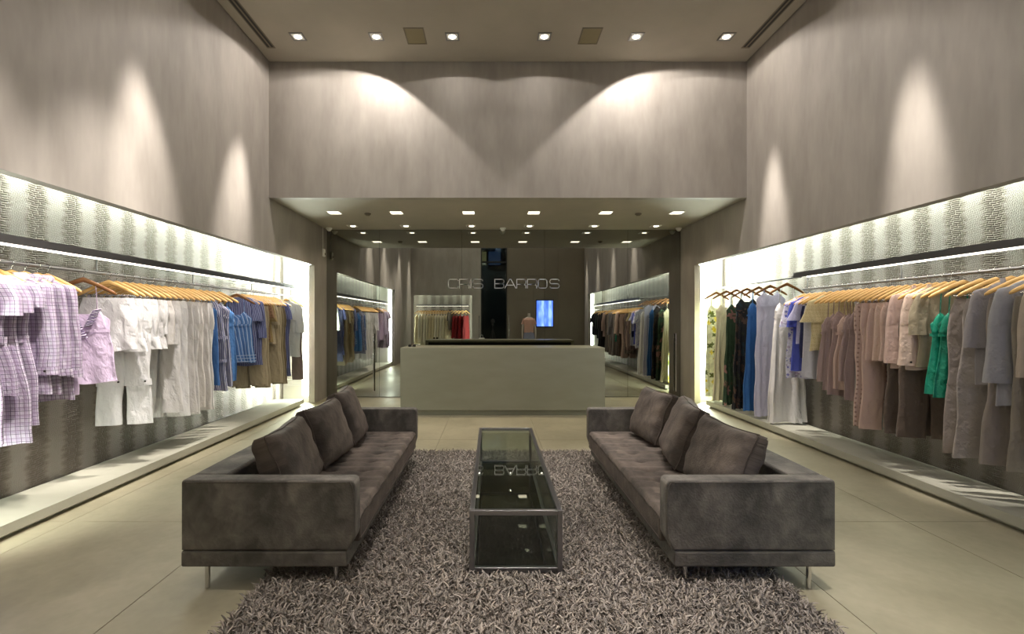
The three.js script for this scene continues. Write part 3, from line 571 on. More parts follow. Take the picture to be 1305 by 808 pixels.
function fab(color, map, o = {}) {
  const key = color + '|' + (map ? map.uuid : '') + JSON.stringify(o); if (fabCache.has(key)) return fabCache.get(key);
  const m = phy(Object.assign({ color, roughness: 0.82, bumpMap: T.wrinkle, bumpScale: 0.006, sheen: 0.25, sheenRoughness: 0.5, sheenColor: new THREE.Color(0xffffff) }, o)); if (map) m.map = map; fabCache.set(key, m); return m;
}
M.button = std({ color: 0x2c2622, roughness: 0.4 });

// ---------------------------------------------------------------- cloth surfaces
// stations run down the cloth: y, half width w, half thickness t, centre x, fold depth f
let foldSeed = 1;
function cloth(st, o = {}) {
  const nu = o.nu || 40, nv = o.nv || 22, k = o.k || 9, r = rng(1000 + foldSeed++), ph = r() * 6.28, ph2 = r() * 6.28, ph3 = r() * 6.28, wr = o.wr === undefined ? 0.004 : o.wr;
  const P = [], UV = [], I = []; const N = st.length;
  const get = (t, key) => { const x = t * (N - 1), i = Math.min(N - 2, Math.floor(x)), f = x - i; const v = (q) => st[Math.max(0, Math.min(N - 1, q))][key] || 0; const a = v(i - 1), b = v(i), c = v(i + 1), d = v(i + 2); const cr = 0.5 * (2 * b + (c - a) * f + (2 * a - 5 * b + 4 * c - d) * f * f + (3 * b - a - 3 * c + d) * f * f * f); const lin = b + (c - b) * f; return 0.6 * lin + 0.4 * cr; };
  for (let j = 0; j <= nv; j++) {
    const t = j / nv, y = get(t, 'y'), w = get(t, 'w'), th = get(t, 't'), cx = get(t, 'x'), cz = get(t, 'z'), f = get(t, 'f'); let arc = 0, lx = 0, lz = 0;
    for (let i = 0; i <= nu; i++) {
      const a = i / nu * Math.PI * 2, c = Math.cos(a), s = Math.sin(a);
      const ux = Math.sign(c) * Math.pow(Math.abs(c), 0.75), uz = Math.sign(s) * Math.pow(Math.abs(s), 0.6);
      const q = k * ux, back = s < 0 ? 1.7 : 0;
      let z = cz + th * uz + f * (Math.sin(q + ph + back + 1.2 * y) * 0.65 + 0.35 * Math.sin(1.9 * q + ph2 - 2 * y)) * (0.35 + 0.65 * Math.abs(s));
      z += wr * Math.sin(6 * ux + 17 * y + ph3) * Math.sin(11 * y + ph2 + 3 * ux);
      const x = cx + w * ux * (1 + 0.03 * Math.sin(9 * y + ph3)) + wr * Math.sin(13 * y + ph) * 0.8;
      const yy = y + (o.wave || 0) * (j === nv ? 1 : t * t) * Math.sin(5 * ux + ph2) + (o.dip || 0) * t * t * ux * ux;
      if (i) arc += Math.hypot(x - lx, z - lz); lx = x; lz = z;
      P.push(x, yy, z); UV.push(arc + ph, yy);
    }
  }
  for (let j = 0; j < nv; j++) for (let i = 0; i < nu; i++) { const a = j * (nu + 1) + i, b = a + 1, c = a + nu + 1, d = c + 1; I.push(a, b, c, b, d, c); }
  const g = new THREE.BufferGeometry(); g.setAttribute('position', new THREE.Float32BufferAttribute(P, 3)); g.setAttribute('uv', new THREE.Float32BufferAttribute(UV, 2)); g.setIndex(I); g.computeVertexNormals();
  const n = g.attributes.normal, v = new THREE.Vector3();
  for (let j = 0; j <= nv; j++) { const a = j * (nu + 1), b = a + nu; v.set(n.getX(a) + n.getX(b), n.getY(a) + n.getY(b), n.getZ(a) + n.getZ(b)).normalize(); n.setXYZ(a, v.x, v.y, v.z); n.setXYZ(b, v.x, v.y, v.z); }
  return g;
}
// ---------------------------------------------------------------- hangers
const HG = {};
{
  const P = [], I = [], n = 24, m = 8;
  for (let i = 0; i <= n; i++) {
    const x = (i / n * 2 - 1) * 0.222, s = Math.abs(x) / 0.222, yc = -0.07 - 0.118 * Math.pow(s, 1.15), hh = (0.021 - 0.005 * s) * (s > 0.97 ? 0.6 : 1), ht = (0.007 + 0.004 * s) * (s > 0.97 ? 0.6 : 1);
    for (let k = 0; k < m; k++) { const a = k / m * Math.PI * 2; P.push(x, yc + hh * Math.sin(a), ht * Math.cos(a)); }
  }
  for (let i = 0; i < n; i++) for (let k = 0; k < m; k++) { const a = i * m + k, b = i * m + (k + 1) % m; I.push(a, a + m, b, b, a + m, b + m); }
  for (let k = 1; k < m - 1; k++) { I.push(0, k, k + 1); I.push(n * m, n * m + k + 1, n * m + k); }
  const g = new THREE.BufferGeometry(); g.setAttribute('position', new THREE.Float32BufferAttribute(P, 3)); g.setIndex(I); g.computeVertexNormals(); HG.bar = metreUV(g);
  const pts = [[0, -0.06, 0], [0, -0.04, 0], [0.004, -0.028, 0], [0.015, -0.012, 0], [0.0168, 0.004, 0], [0.008, 0.0155, 0], [-0.006, 0.0158, 0], [-0.0165, 0.004, 0], [-0.017, -0.008, 0]];
  HG.hook = tube(pts, 0.0019, 22, 5);
  HG.clip = (s) => { const a = bx(-0.012, 0.012, -0.23, -0.185, -0.009, 0.009); a.translate(s * 0.14, 0, 0); return a; };
  HG.clips = [HG.clip(-1), HG.clip(1)];
  HG.clipBar = rod([-0.17, -0.183, 0], [0.17, -0.183, 0], 0.0025, 6);
}
function place(side, z) {
  if (side === 'F') return { pos: [z, RAIL.F.y, RAIL.F.z], turn: Math.PI / 2 };
  const r = RAIL[side]; return { pos: [r.x, r.y, z], turn: 0 };
}
function hang(side, z, yaw, o = {}) {
  const p = place(side, z), g = thing('clothes_hanger', o.label || 'golden wooden hanger on the rail', 'hanger', p.pos, p.turn + yaw, o.group || 'wooden hangers on the rails');
  part(g, 'shoulder_bar', HG.bar, o.dark ? M.woodDark : M.wood); part(g, 'hook', HG.hook, M.hook);
  if (o.clip) { part(g, 'clip_bar', HG.clipBar, M.hook); for (const c of HG.clips) part(g, 'clip', c, M.hook); }
  return p;
}
function start(side, z, name, label, cat, group, o = {}) {
  const yaw = (o.yaw || 0) + (side === 'L' ? 0.33 : side === 'R' ? -0.33 : 0) + rr(-0.06, 0.06);
  hang(side, z, yaw, { clip: o.clip, dark: side === 'U' || o.darkHanger, label: (side === 'U' || o.darkHanger ? 'brown' : 'golden') + ' hanger holding ' + label, group: group ? 'hangers of the ' + group : 'wooden hangers on the rails' });
  const p = place(side, z); return thing(name, label, cat, p.pos, p.turn + yaw, group);
}
// ---------------------------------------------------------------- garments (origin on the rail, cloth hangs below)
function strapPair(g, mat, x, yTop, yBot, z = 0.012) { for (const s of [-1, 1]) for (const q of [1, -1]) part(g, 'strap', tube([[s * x * 0.85, yTop, 0], [s * x * 0.95, (yTop + yBot) / 2, q * z * 0.8], [s * x, yBot, q * z]], 0.003, 8, 5), mat); }
function shirt(side, z, L, mat, o, name, label, cat, group) {
  const g = start(side, z, name, label, cat, group, o), w = (o.w || 0.225) - 0.02, hw = o.hem || w + 0.02, t = o.t || 0.024;
  part(g, 'body', cloth([{ y: -0.098, w: 0.085, t: 0.02 }, { y: -0.118, w: 0.125, t: 0.022 }, { y: -0.17, w: w - 0.012, t: 0.024 }, { y: -0.28, w: w - 0.015, t, f: 0.006 }, { y: -0.5, w: w - (o.waist || 0), t, f: 0.01 }, { y: -(L + 0.5) / 2, w: (w + hw) / 2, t, f: o.fold || 0.014 }, { y: -L, w: hw, t, f: (o.fold || 0.014) * 1.2 }], { k: o.k || 8, wave: 0.008 }), mat);
  const sl = o.sl || 0.3, sw = o.sw || 0.062;
  for (const s of [-1, 1]) {
    const e = -0.16 - sl;
    const m = part(g, 'sleeve', cloth([{ y: -0.14, x: s * (w - 0.06), w: 0.03, t: 0.022 }, { y: -0.165, x: s * (w - 0.03), w: 0.052, t: 0.028 }, { y: -0.18 - sl * 0.4, x: s * (w - 0.005), w: sw, t: 0.032, f: 0.006 }, { y: e, x: s * (w + 0.005), w: sw + (o.flare || 0), t: 0.034, f: 0.006, z: 0.01 }], { nu: 22, nv: 14, k: 5, wr: 0.006 }), mat);
    if (o.cuff) part(m, 'cuff', cloth([{ y: e - 0.02 + 0.05, x: s * (w + 0.004), w: sw + 0.008, t: 0.039, z: 0.01 }, { y: e - 0.025, x: s * (w + 0.005), w: sw + 0.01, t: 0.04, z: 0.01 }], { nu: 20, nv: 3, wr: 0.002 }), mat);
    if (o.cuff && o.buttons) { const b = new THREE.CylinderGeometry(0.008, 0.008, 0.005, 10); b.rotateX(Math.PI / 2); b.translate(s * (w + 0.005), e + 0.005, 0.056); part(m, 'button', b, M.button); }
  }
  if (o.collar) { const c = part(g, 'collar', merge([1, -1].map(s => { const q = cloth([{ y: -0.07, x: s * 0.045, w: 0.035, t: 0.02 }, { y: -0.1, x: s * 0.065, w: 0.045, t: 0.024, z: 0.01 }, { y: -0.165, x: s * 0.05, w: 0.022, t: 0.008, z: 0.024 }], { nu: 16, nv: 5, wr: 0 }); return q; })), o.collarMat || mat); c.name = 'collar'; }
  if (o.buttons) for (let i = 0; i < 5; i++) { const b = new THREE.SphereGeometry(0.0055, 8, 6); b.scale(1, 1, 0.5); b.translate(0.004, -0.19 - i * (L - 0.28) / 4.5, t + 0.012); part(g, 'button', b, o.buttonMat || M.button); }
  if (o.lapel) part(g, 'lapel', merge([1, -1].map(s => cloth([{ y: -0.066, x: s * 0.05, w: 0.012, t: 0.02 }, { y: -0.2, x: s * 0.06, w: 0.032, t: 0.008, z: 0.026 }, { y: -0.36, x: s * 0.012, w: 0.006, t: 0.006, z: 0.028 }], { nu: 14, nv: 8, wr: 0 }))), mat);
  if (o.pocket) part(g, 'pocket', cloth([{ y: -0.3, x: 0.1, w: 0.05, t: 0.004, z: t + 0.014 }, { y: -0.41, x: 0.1, w: 0.05, t: 0.004, z: t + 0.014 }], { nu: 16, nv: 3, wr: 0.001 }), mat);
  if (o.belt) part(g, 'waist_band', cloth([{ y: -0.52, w: w - (o.waist || 0) + 0.004, t: t + 0.013 }, { y: -0.57, w: w - (o.waist || 0) + 0.004, t: t + 0.013 }], { nu: 30, nv: 3, wr: 0 }), mat);
  return g;
}
function cami(side, z, L, mat, o, name, label, cat, group) {
  const g = start(side, z, name, label, cat, group, o), w = o.w || 0.17, hw = o.hem || 0.22, yt = o.top || -0.33, t = o.t || 0.022;
  const body = part(g, 'body', cloth([{ y: yt, w: w - 0.05, t: t * 0.8, f: 0.002 }, { y: yt - 0.05, w, t, f: 0.004 }, { y: yt - 0.16, w: w - 0.008, t, f: 0.006 }, { y: (yt - L) / 2 - 0.04, w: (w + hw) / 2, t, f: o.fold || 0.016 }, { y: -L, w: hw, t: t * 1.1, f: (o.fold || 0.016) * 1.5 }], { k: o.k || 11, wave: 0.008, nv: L > 1.2 ? 30 : 20 }), mat);
  // two cup points that carry the straps
  part(body, 'bust', merge([1, -1].map(s => cloth([{ y: yt + 0.045, x: s * 0.092, w: 0.004, t: 0.006 }, { y: yt, x: s * 0.085, w: 0.045, t: t, f: 0.003 }, { y: yt - 0.1, x: s * 0.075, w: 0.078, t: t + 0.008, f: 0.004 }, { y: yt - 0.14, x: s * 0.075, w: 0.07, t: t + 0.002 }], { nu: 20, nv: 8, k: 6, wr: 0.002 }))), o.bustMat || mat);
  strapPair(g, o.strapMat || mat, 0.092, -0.088, yt + 0.045, 0.006);
  part(g, 'seam_band', cloth([{ y: yt - 0.125, w: w + 0.001, t: t + 0.012 }, { y: yt - 0.15, w: w + 0.001, t: t + 0.012 }], { nu: 30, nv: 2, wr: 0 }), mat);
  if (o.ruffle) {
    for (const [s, len] of [[-1, 1], [1, 0.6]]) { const P = [], I = [], UV = [], n = 60; for (let i = 0; i <= n; i++) { const q = i / n, cxx = s * (0.095 - 0.1 * q * len), cy = yt + 0.04 - 0.24 * q * len, k = 0.012 * Math.sin(i * 1.05); for (const e of [-1, 1]) { P.push(cxx + e * 0.03, cy + e * 0.008, t + 0.026 + k * (e > 0 ? 1 : 0.6)); UV.push(i * 0.012, e * 0.03); } } for (let i = 0; i < n; i++) { const a = 2 * i; I.push(a, a + 1, a + 2, a + 1, a + 3, a + 2); } const q = new THREE.BufferGeometry(); q.setAttribute('position', new THREE.Float32BufferAttribute(P, 3)); q.setAttribute('uv', new THREE.Float32BufferAttribute(UV, 2)); q.setIndex(I); q.computeVertexNormals(); part(g, 'ruffle', q, o.ruffleMat || mat, 'striped ruffle along the neckline'); }
  }
  if (o.trim) part(g, 'hem_band', merge([0.02, 0.06, 0.1].map(d => cloth([{ y: -L + d, w: hw + 0.001, t: t * 1.1 + 0.032 }, { y: -L + d - 0.008, w: hw + 0.001, t: t * 1.1 + 0.032 }], { nu: 30, nv: 1, wr: 0 }))), o.trimMat || mat);
  if (o.tiers) for (const y of o.tiers) part(g, 'tier_band', cloth([{ y: y + 0.02, w: w + 0.025, t: t + 0.024 }, { y: y - 0.02, w: w + 0.03, t: t + 0.026 }], { nu: 30, nv: 2, wr: 0.002 }), o.tierMat || mat);
  return g;
}
function trousers(side, z, L, mat, o, name, label, cat, group) {
  const g = start(side, z, name, label, cat, group, Object.assign({ clip: true }, o)), w = o.w || 0.19, lw = (o.leg || 0.105) - 0.01, t = o.t || 0.026, cr = -0.2 - (o.rise || 0.3);
  part(g, 'waistband', cloth([{ y: -0.21, w: w + 0.002, t: t * 0.75 + 0.002 }, { y: -0.255, w: w + 0.004, t: t * 0.8 + 0.002 }], { nu: 30, nv: 3, wr: 0.001 }), mat);
  part(g, 'hips', cloth([{ y: -0.215, w, t: t * 0.7 }, { y: -0.3, w: w + 0.012, t: t, f: 0.004 }, { y: cr + 0.06, w: w + 0.025, t, f: 0.006 }, { y: cr - 0.02, w: w + 0.02, t: t * 0.8, f: 0.004 }], { k: 6, nv: 12 }), mat);
  for (const s of [-1, 1]) {
    const leg = part(g, 'leg', cloth([{ y: cr + 0.05, x: s * (w * 0.5 + 0.005), w: w * 0.5 + 0.01, t, f: 0.003 }, { y: cr - 0.15, x: s * (w * 0.52), w: (w * 0.5 + lw) / 2 + 0.004, t, f: 0.005 }, { y: (cr - L) / 2, x: s * (w * 0.55), w: lw, t, f: 0.006 }, { y: -L, x: s * (w * 0.56 + 0.022 + (o.spread || 0)), w: lw + (o.flare || 0), t, f: 0.008 }], { k: 4, nu: 26, nv: 18, wr: o.wr || 0.006 }), mat);
    if (o.cuff) part(leg, 'rolled_cuff', cloth([{ y: -L + 0.42, x: s * w * 0.55, w: lw + 0.006, t: t + 0.012 }, { y: -L + 0.36, x: s * w * 0.55, w: lw + 0.008, t: t + 0.014 }], { nu: 24, nv: 3, wr: 0.003 }), mat);
    if (o.cuff) { const b = new THREE.CylinderGeometry(0.009, 0.009, 0.005, 10); b.rotateX(Math.PI / 2); b.translate(s * w * 0.55 + 0.07, -L + 0.4, t + 0.02); part(leg, 'button', b, M.button); }
    if (o.pocket) part(leg, 'pocket', cloth([{ y: cr - 0.02, x: s * (w * 0.55 + 0.02), w: 0.06, t: 0.005, z: t + 0.01 }, { y: cr - 0.16, x: s * (w * 0.55 + 0.02), w: 0.06, t: 0.005, z: t + 0.01 }], { nu: 16, nv: 3, wr: 0.002 }), mat);
  }
  return g;
}
function skirt(side, z, L, mat, o, name, label, cat, group) {
  const g = start(side, z, name, label, cat, group, Object.assign({ clip: true }, o)), w = o.w || 0.17, hw = o.hem || 0.24, t = o.t || 0.024;
  part(g, 'waistband', cloth([{ y: -0.21, w: w + 0.003, t: t * 0.75 + 0.003 }, { y: -0.215 - (o.yoke || 0.05), w: w + 0.008, t: t * 0.85 + 0.003 }], { nu: 30, nv: 3, wr: 0.001 }), mat);
  part(g, 'skirt_panel', cloth([{ y: -0.215, w, t: t * 0.7 }, { y: -0.32, w: w + 0.025, t, f: 0.003 }, { y: (-0.3 - L) / 2, w: (w + hw) / 2 + 0.01, t, f: o.fold || 0.01 }, { y: -L, w: hw, t: t * 1.15, f: (o.fold || 0.01) * 1.7 }], { k: o.k || 6, wave: 0.01 }), mat);
  if (o.seam) part(g, 'seam', cloth([{ y: -L * 0.62, w: (w + hw) / 2 + 0.014, t: t + 0.018 }, { y: -L * 0.62 - 0.006, w: (w + hw) / 2 + 0.014, t: t + 0.018 }], { nu: 30, nv: 1, wr: 0 }), mat);
  if (o.drawstring) part(g, 'drawstring', merge([1, -1].map(s => tube([[s * 0.005, -0.225, 0.03], [s * 0.03, -0.26, 0.036], [s * 0.045, -0.33, 0.038]], 0.003, 8, 5))), mat);
  return g;
}

// ================================================================ rail with lilac checks, whites, blues, khakis
const zL = (p) => -FOCAL * 3.42 / (627 - p);
const check = fab(0xffffff, T.check), lilac = fab(0xd9c6e2), lilacStripe = fab(0xffffff, T.ruffle), white = fab(0xf3f3f4), white2 = fab(0xe9e8e8), white3 = fab(0xdddbda), offw = fab(0xeeebe8);
shirt('L', -3.00, 0.95, check, { sl: 0.2, sw: 0.08, w: 0.22 }, 'checked_blouse', 'lilac checked short sleeved blouse at the rail end by the entrance', 'blouse', 'lilac checks');
cami('L', -3.09, 1.22, check, { w: 0.2, hem: 0.27, top: -0.24, fold: 0.02, k: 8 }, 'checked_dress', 'lilac checked sleeveless dress hanging second at the rail end', 'dress', 'lilac checks');
shirt('L', -3.18, 0.92, check, { sl: 0.22, sw: 0.075, hem: 0.25, belt: true, waist: 0.02 }, 'checked_blouse', 'lilac checked wrap blouse with short wide sleeves', 'blouse', 'lilac checks');
shirt('L', -3.27, 1.26, check, { sl: 0.2, hem: 0.28, belt: true, waist: 0.03, fold: 0.026, k: 7 }, 'checked_dress', 'longest lilac checked dress with belted waist and flared skirt', 'dress', 'lilac checks');
shirt('L', -3.36, 1.14, check, { sl: 0.16, hem: 0.25, belt: true, waist: 0.03 }, 'checked_dress', 'knee length lilac checked dress with gathered waist', 'dress', 'lilac checks');
shirt('L', -3.46, 0.94, check, { sl: 0.62, collar: true, collarMat: fab(0xf1ecf2), cuff: true, buttons: true }, 'checked_shirt', 'lilac checked shirt with white collar and buttoned rolled cuffs', 'shirt', 'lilac checked shirts');
shirt('L', -3.56, 0.96, check, { sl: 0.64, collar: true, cuff: true, buttons: true }, 'checked_shirt', 'lilac checked long sleeved shirt, second of two', 'shirt', 'lilac checked shirts');
shirt('L', -3.66, 1.02, check, { sl: 0.66, collar: true, cuff: true }, 'checked_shirt', 'lilac checked shirt hanging before the plain lilac skirt', 'shirt', 'lilac checked shirts');
skirt('L', -3.74, 1.0, lilac, { hem: 0.2 }, 'lilac_skirt', 'plain lilac skirt behind the checked shirts', 'skirt');
cami('L', -4.07, 0.94, lilac, { ruffle: true, ruffleMat: lilacStripe, darkHanger: true, hem: 0.235, w: 0.175, yaw: 0.28, top: -0.36, fold: 0.012 }, 'lilac_camisole', 'pale lilac camisole with a striped ruffle neckline', 'camisole');
skirt('L', -4.34, 0.68, white, { w: 0.18, hem: 0.225, fold: 0.013, k: 9, drawstring: true }, 'white_skirt', 'short white skirt with a drawstring waist', 'skirt');
trousers('L', -4.43, 0.70, white, { leg: 0.125, rise: 0.26, w: 0.19 }, 'white_shorts', 'white shorts with flap pocket beside the drawstring skirt', 'shorts', 'white shorts', );
trousers('L', -4.53, 1.38, white, { leg: 0.112, cuff: true, pocket: true }, 'white_trousers', 'white trousers with rolled and buttoned knee straps', 'trousers');
for (let i = 0; i < 2; i++) trousers('L', -4.63 - 0.09 * i, 0.69, i ? white2 : white, { leg: 0.12, rise: 0.26 }, 'white_shorts', 'white shorts hanging before the long white trousers', 'shorts', 'white shorts among the trousers');
for (let i = 0; i < 2; i++) skirt('L', -4.81 - 0.085 * i, 0.55 + 0.1 * (i % 2), [white, offw][i % 2], { hem: 0.2, fold: 0.012, k: 10 }, 'white_skirt', 'short pleated white skirt among the white trousers', 'skirt', 'short white skirts');
for (let i = 0; i < 7; i++) trousers('L', -4.99 - 0.096 * i, [1.36, 1.42, 1.4, 1.44, 1.38, 1.42, 1.44, 1.4, 1.43][i], [white2, white, white3, white2, offw, white3, white2, offw, white3][i], { leg: 0.105 + 0.012 * (i % 3), pocket: i % 3 === 0 }, 'white_trousers', 'long plain white trousers in the row on the rail', 'trousers', 'long white trousers');
const navy = fab(0xffffff, T.stripe), blue = fab(0x5c92d4), denim = fab(0x3c6aa8), bstr = fab(0xffffff, T.blueStripe), khaki = fab(0xa69a82), khaki2 = fab(0xb8ad95), tan = fab(0xb3a283, T.pinkRib);
cami('L', -5.70, 1.18, denim, { w: 0.18, hem: 0.21, top: -0.25 }, 'blue_dress', 'mid blue plain dress beside the white trousers', 'dress');
cami('L', -5.83, 1.26, navy, { w: 0.19, hem: 0.225, top: -0.22, tiers: [-0.62, -0.9], tierMat: navy }, 'striped_dress', 'navy and white striped tiered dress', 'dress');
cami('L', -5.95, 1.22, navy, { w: 0.185, hem: 0.22, top: -0.24 }, 'striped_dress', 'navy and white striped plain dress', 'dress');
cami('L', -6.10, 1.18, blue, { w: 0.17, hem: 0.2, top: -0.28, fold: 0.02 }, 'sky_blue_dress', 'sky blue strap dress', 'dress');
cami('L', -6.52, 0.98, bstr, { w: 0.18, hem: 0.235, top: -0.34, fold: 0.02, yaw: 0.25, trim: true, trimMat: fab(0xb9cdea), darkHanger: true }, 'blue_camisole', 'blue striped camisole with pale bands at its hem', 'camisole');
shirt('L', -6.66, 1.0, fab(0xc4cbe6, T.stripe), { sl: 0.26, flare: 0.02, w: 0.195 }, 'striped_blouse', 'blue striped blouse with short flared sleeves', 'blouse');
shirt('L', -6.74, 1.04, fab(0xb9c2e4, T.stripe), { sl: 0.5 }, 'striped_blouse', 'blue striped blouse with long sleeves', 'blouse');
for (let i = 0; i < 3; i++) trousers('L', -6.81 - 0.08 * i, 1.32 + 0.03 * i, [khaki, khaki2, khaki][i], { leg: 0.115 }, 'khaki_trousers', 'khaki cotton trousers on the rail of whites and blues', 'trousers', 'khaki trousers');
for (let i = 0; i < 3; i++) shirt('L', -7.05 - 0.08 * i, 0.70 + 0.03 * i, [tan, fab(0xc1b08e, T.lace), khaki2][i], { sl: 0.22 + 0.05 * i, flare: 0.02, w: 0.195 }, 'beige_blouse', ['tan dotted short blouse', 'cream lace short blouse', 'plain khaki short blouse'][i] + ' beside the khaki trousers', 'blouse');
for (let i = 0; i < 4; i++) trousers('L', -7.29 - 0.08 * i, 1.34 + 0.02 * i, [khaki, khaki2, fab(0x9a8f78), fab(0x7d735d)][i], { leg: 0.12 }, 'khaki_trousers', ['mid khaki', 'pale khaki', 'dull khaki', 'darkest khaki'][i] + ' trousers between the short beige blouses and the tunic', 'trousers');
shirt('L', -7.62, 1.16, fab(0x9aa6d6, T.stripe), { sl: 0.24 }, 'striped_shirt', 'blue striped tunic between khaki trousers and grey shirt', 'tunic');
trousers('L', -7.70, 1.3, fab(0x5a6288), {}, 'blue_trousers', 'dull blue trousers behind the striped tunic', 'trousers');
shirt('L', -8.08, 1.02, fab(0xb9bdbc), { sl: 0.46, sw: 0.07, lapel: true, pocket: true, buttons: true, buttonMat: fab(0x9a9c9a) }, 'grey_shirt', 'pale grey shirt with open lapels near the mirror end', 'shirt');
trousers('L', -8.24, 1.42, fab(0x6d5f5a), { leg: 0.1 }, 'brown_trousers', 'brown trousers hanging last beside the mirror end', 'trousers');

// ================================================================ long dresses on the upper rod
const zU = (p) => -FOCAL * 3.81 / (p - 627);
const long = (p, L, mat, o, name, label) => cami('U', zU(p), L, mat, Object.assign({ w: 0.165, hem: 0.225, top: -0.33, fold: 0.036, t: 0.03, k: 19 }, o), name, label, 'dress');
long(913, 1.82, fab(0xffffff, T.floral), { fold: 0.018, hem: 0.2 }, 'floral_dress', 'long cream dress with yellow and green flowers');
long(926, 1.84, fab(0xe8e2c4), {}, 'cream_dress', 'long pale cream dress beside the flowered one');
long(939, 1.85, fab(0xffffff, T.greenPrint), {}, 'green_dress', 'long dark green dress with a pinkish print');
long(952, 1.86, fab(0xffffff, T.darkPrint), { top: -0.26 }, 'dark_dress', 'long nearly black dress with brown and teal print');
long(967, 1.83, fab(0x2f64a6), { fold: 0.03 }, 'blue_dress', 'long plain blue dress beside the lavender one');
long(982, 1.845, fab(0xc6c4dc), { top: -0.2, w: 0.19, hem: 0.22, fold: 0.016 }, 'lavender_dress', 'long pale lavender dress with a scooped neck');
long(1003, 1.85, fab(0xe9e6e4), { top: -0.36, hem: 0.26, fold: 0.042 }, 'white_dress', 'long white pleated dress with thin straps');

// ================================================================ rail of tops, pinks and greys
const zR = (p) => -FOCAL * 3.83 / (p - 627);
const mauve = fab(0xa58f8c), mauve2 = fab(0x978280), pink = fab(0xc9aea2), pink2 = fab(0xd0b7a8), taupe = fab(0x8d837c), taupe2 = fab(0x9a928c), grey = fab(0x9b9a9e), brown = fab(0x5d5046);
shirt('R', -5.90, 1.08, fab(0xffffff, T.palePrint), { sl: 0.3, flare: 0.03, w: 0.2, hem: 0.2 }, 'printed_tunic', 'pale tunic with violet print and wide sleeves', 'tunic');
shirt('R', -5.80, 0.98, fab(0x4c58b8), { sl: 0.3, w: 0.2, hem: 0.2 }, 'blue_blouse', 'royal blue blouse beside the printed tunic', 'blouse');
shirt('R', -5.70, 0.66, fab(0xbab9da), { sl: 0.22, flare: 0.05, w: 0.21 }, 'lilac_blouse', 'sheer lilac blouse with flared sleeves', 'blouse');
skirt('R', -5.62, 0.82, fab(0x1b2148), { w: 0.18, hem: 0.2 }, 'navy_skirt', 'dark navy skirt below the lilac blouse', 'skirt');
skirt('R', -5.55, 1.04, fab(0xc3c3cc), { w: 0.18, hem: 0.22, fold: 0.02 }, 'silver_skirt', 'silvery grey pleated skirt', 'skirt');
shirt('R', -5.45, 0.72, fab(0xf2ead0, T.lace), { sl: 0.24, flare: 0.05, w: 0.21 }, 'cream_blouse', 'pale yellow lace blouse with flared sleeves', 'blouse');
for (let i = 0; i < 6; i++) cami('R', -5.33 - -0.082 * i, [1.06, 1.14, 1.18, 1.1, 1.0, 1.2][i], [mauve, mauve2, mauve, pink, mauve, mauve2][i], { hem: 0.2, w: 0.16, top: -0.38 + 0.03 * (i % 3), fold: 0.013, t: 0.017, k: 12 }, 'mauve_camisole', 'draped mauve strap top on the pink and grey rail', 'camisole', 'mauve strap tops');
cami('R', -4.83, 1.3, taupe2, { hem: 0.16, w: 0.15, top: -0.24, fold: 0.016 }, 'taupe_dress', 'narrow taupe strap dress after the mauve tops', 'dress');
trousers('R', -4.76, 1.42, fab(0xffffff, T.pinkRib), { leg: 0.1 }, 'textured_trousers', 'pink trousers of dotted textured cloth', 'trousers');
trousers('R', -4.68, 1.43, pink, { leg: 0.1 }, 'pink_trousers', 'plain pale pink trousers beside the textured ones', 'trousers');
for (let i = 0; i < 3; i++) skirt('R', -4.76 + 0.155 + 0.08 * i, 0.76, [pink, pink2, pink][i], { w: 0.17, hem: 0.215, fold: 0.006, yoke: 0.05 }, 'pink_skirt', 'short pale pink skirt before the pink jackets', 'skirt', 'short pink skirts');
trousers('R', -4.36, 1.4, brown, { leg: 0.115 }, 'brown_trousers', 'dark brown trousers between the short pink skirts and the pink jacket', 'trousers');
shirt('R', -4.30, 0.80, pink, { sl: 0.6, sw: 0.066, lapel: true, w: 0.215 }, 'pink_jacket', 'pale pink fitted jacket, the one nearer the mauve tops', 'jacket');
trousers('R', -4.22, 1.4, brown, { leg: 0.115 }, 'brown_trousers', 'dark brown trousers between the pink and the beige jacket', 'trousers');
shirt('R', -4.15, 0.80, fab(0xd4bdac), { sl: 0.58, sw: 0.066, lapel: true, w: 0.215, cuff: true, buttons: true }, 'beige_jacket', 'pinkish beige jacket with buttoned cuffs', 'jacket');
shirt('R', -4.07, 0.78, fab(0x968c74), { sl: 0.34, w: 0.2 }, 'olive_jacket', 'dull olive beige jacket behind the green camisole', 'jacket');
cami('R', -3.99, 0.98, fab(0x06866a, null, { roughness: 0.45 }), { hem: 0.19, w: 0.155, top: -0.36, fold: 0.013, t: 0.018 }, 'green_camisole', 'bright emerald green satin camisole', 'camisole');
cami('R', -3.91, 1.0, fab(0x077a60, null, { roughness: 0.45 }), { hem: 0.19, w: 0.155, top: -0.36, fold: 0.013, t: 0.018 }, 'green_camisole', 'deeper emerald green satin camisole behind the bright one', 'camisole');
skirt('R', -3.77, 1.42, taupe, { w: 0.165, hem: 0.235, seam: true, yoke: 0.14, fold: 0.014, k: 4 }, 'taupe_skirt', 'long taupe skirt with a deep yoke beside the green camisole', 'skirt', 'long taupe skirts');
skirt('R', -3.66, 1.43, taupe2, { w: 0.165, hem: 0.25, seam: true, yoke: 0.14, fold: 0.014, k: 4 }, 'taupe_skirt', 'long taupe skirt with a deep yoke beside the grey jackets', 'skirt', 'long taupe skirts');
shirt('R', -3.55, 0.86, fab(0x8f8a8c), { sl: 0.42, sw: 0.075, w: 0.215, lapel: true }, 'grey_jacket', 'grey jacket with short banded sleeves', 'jacket');
trousers('R', -3.46, 1.42, taupe, { leg: 0.115, flare: 0.03 }, 'taupe_trousers', 'taupe flared trousers under the grey jackets', 'trousers');
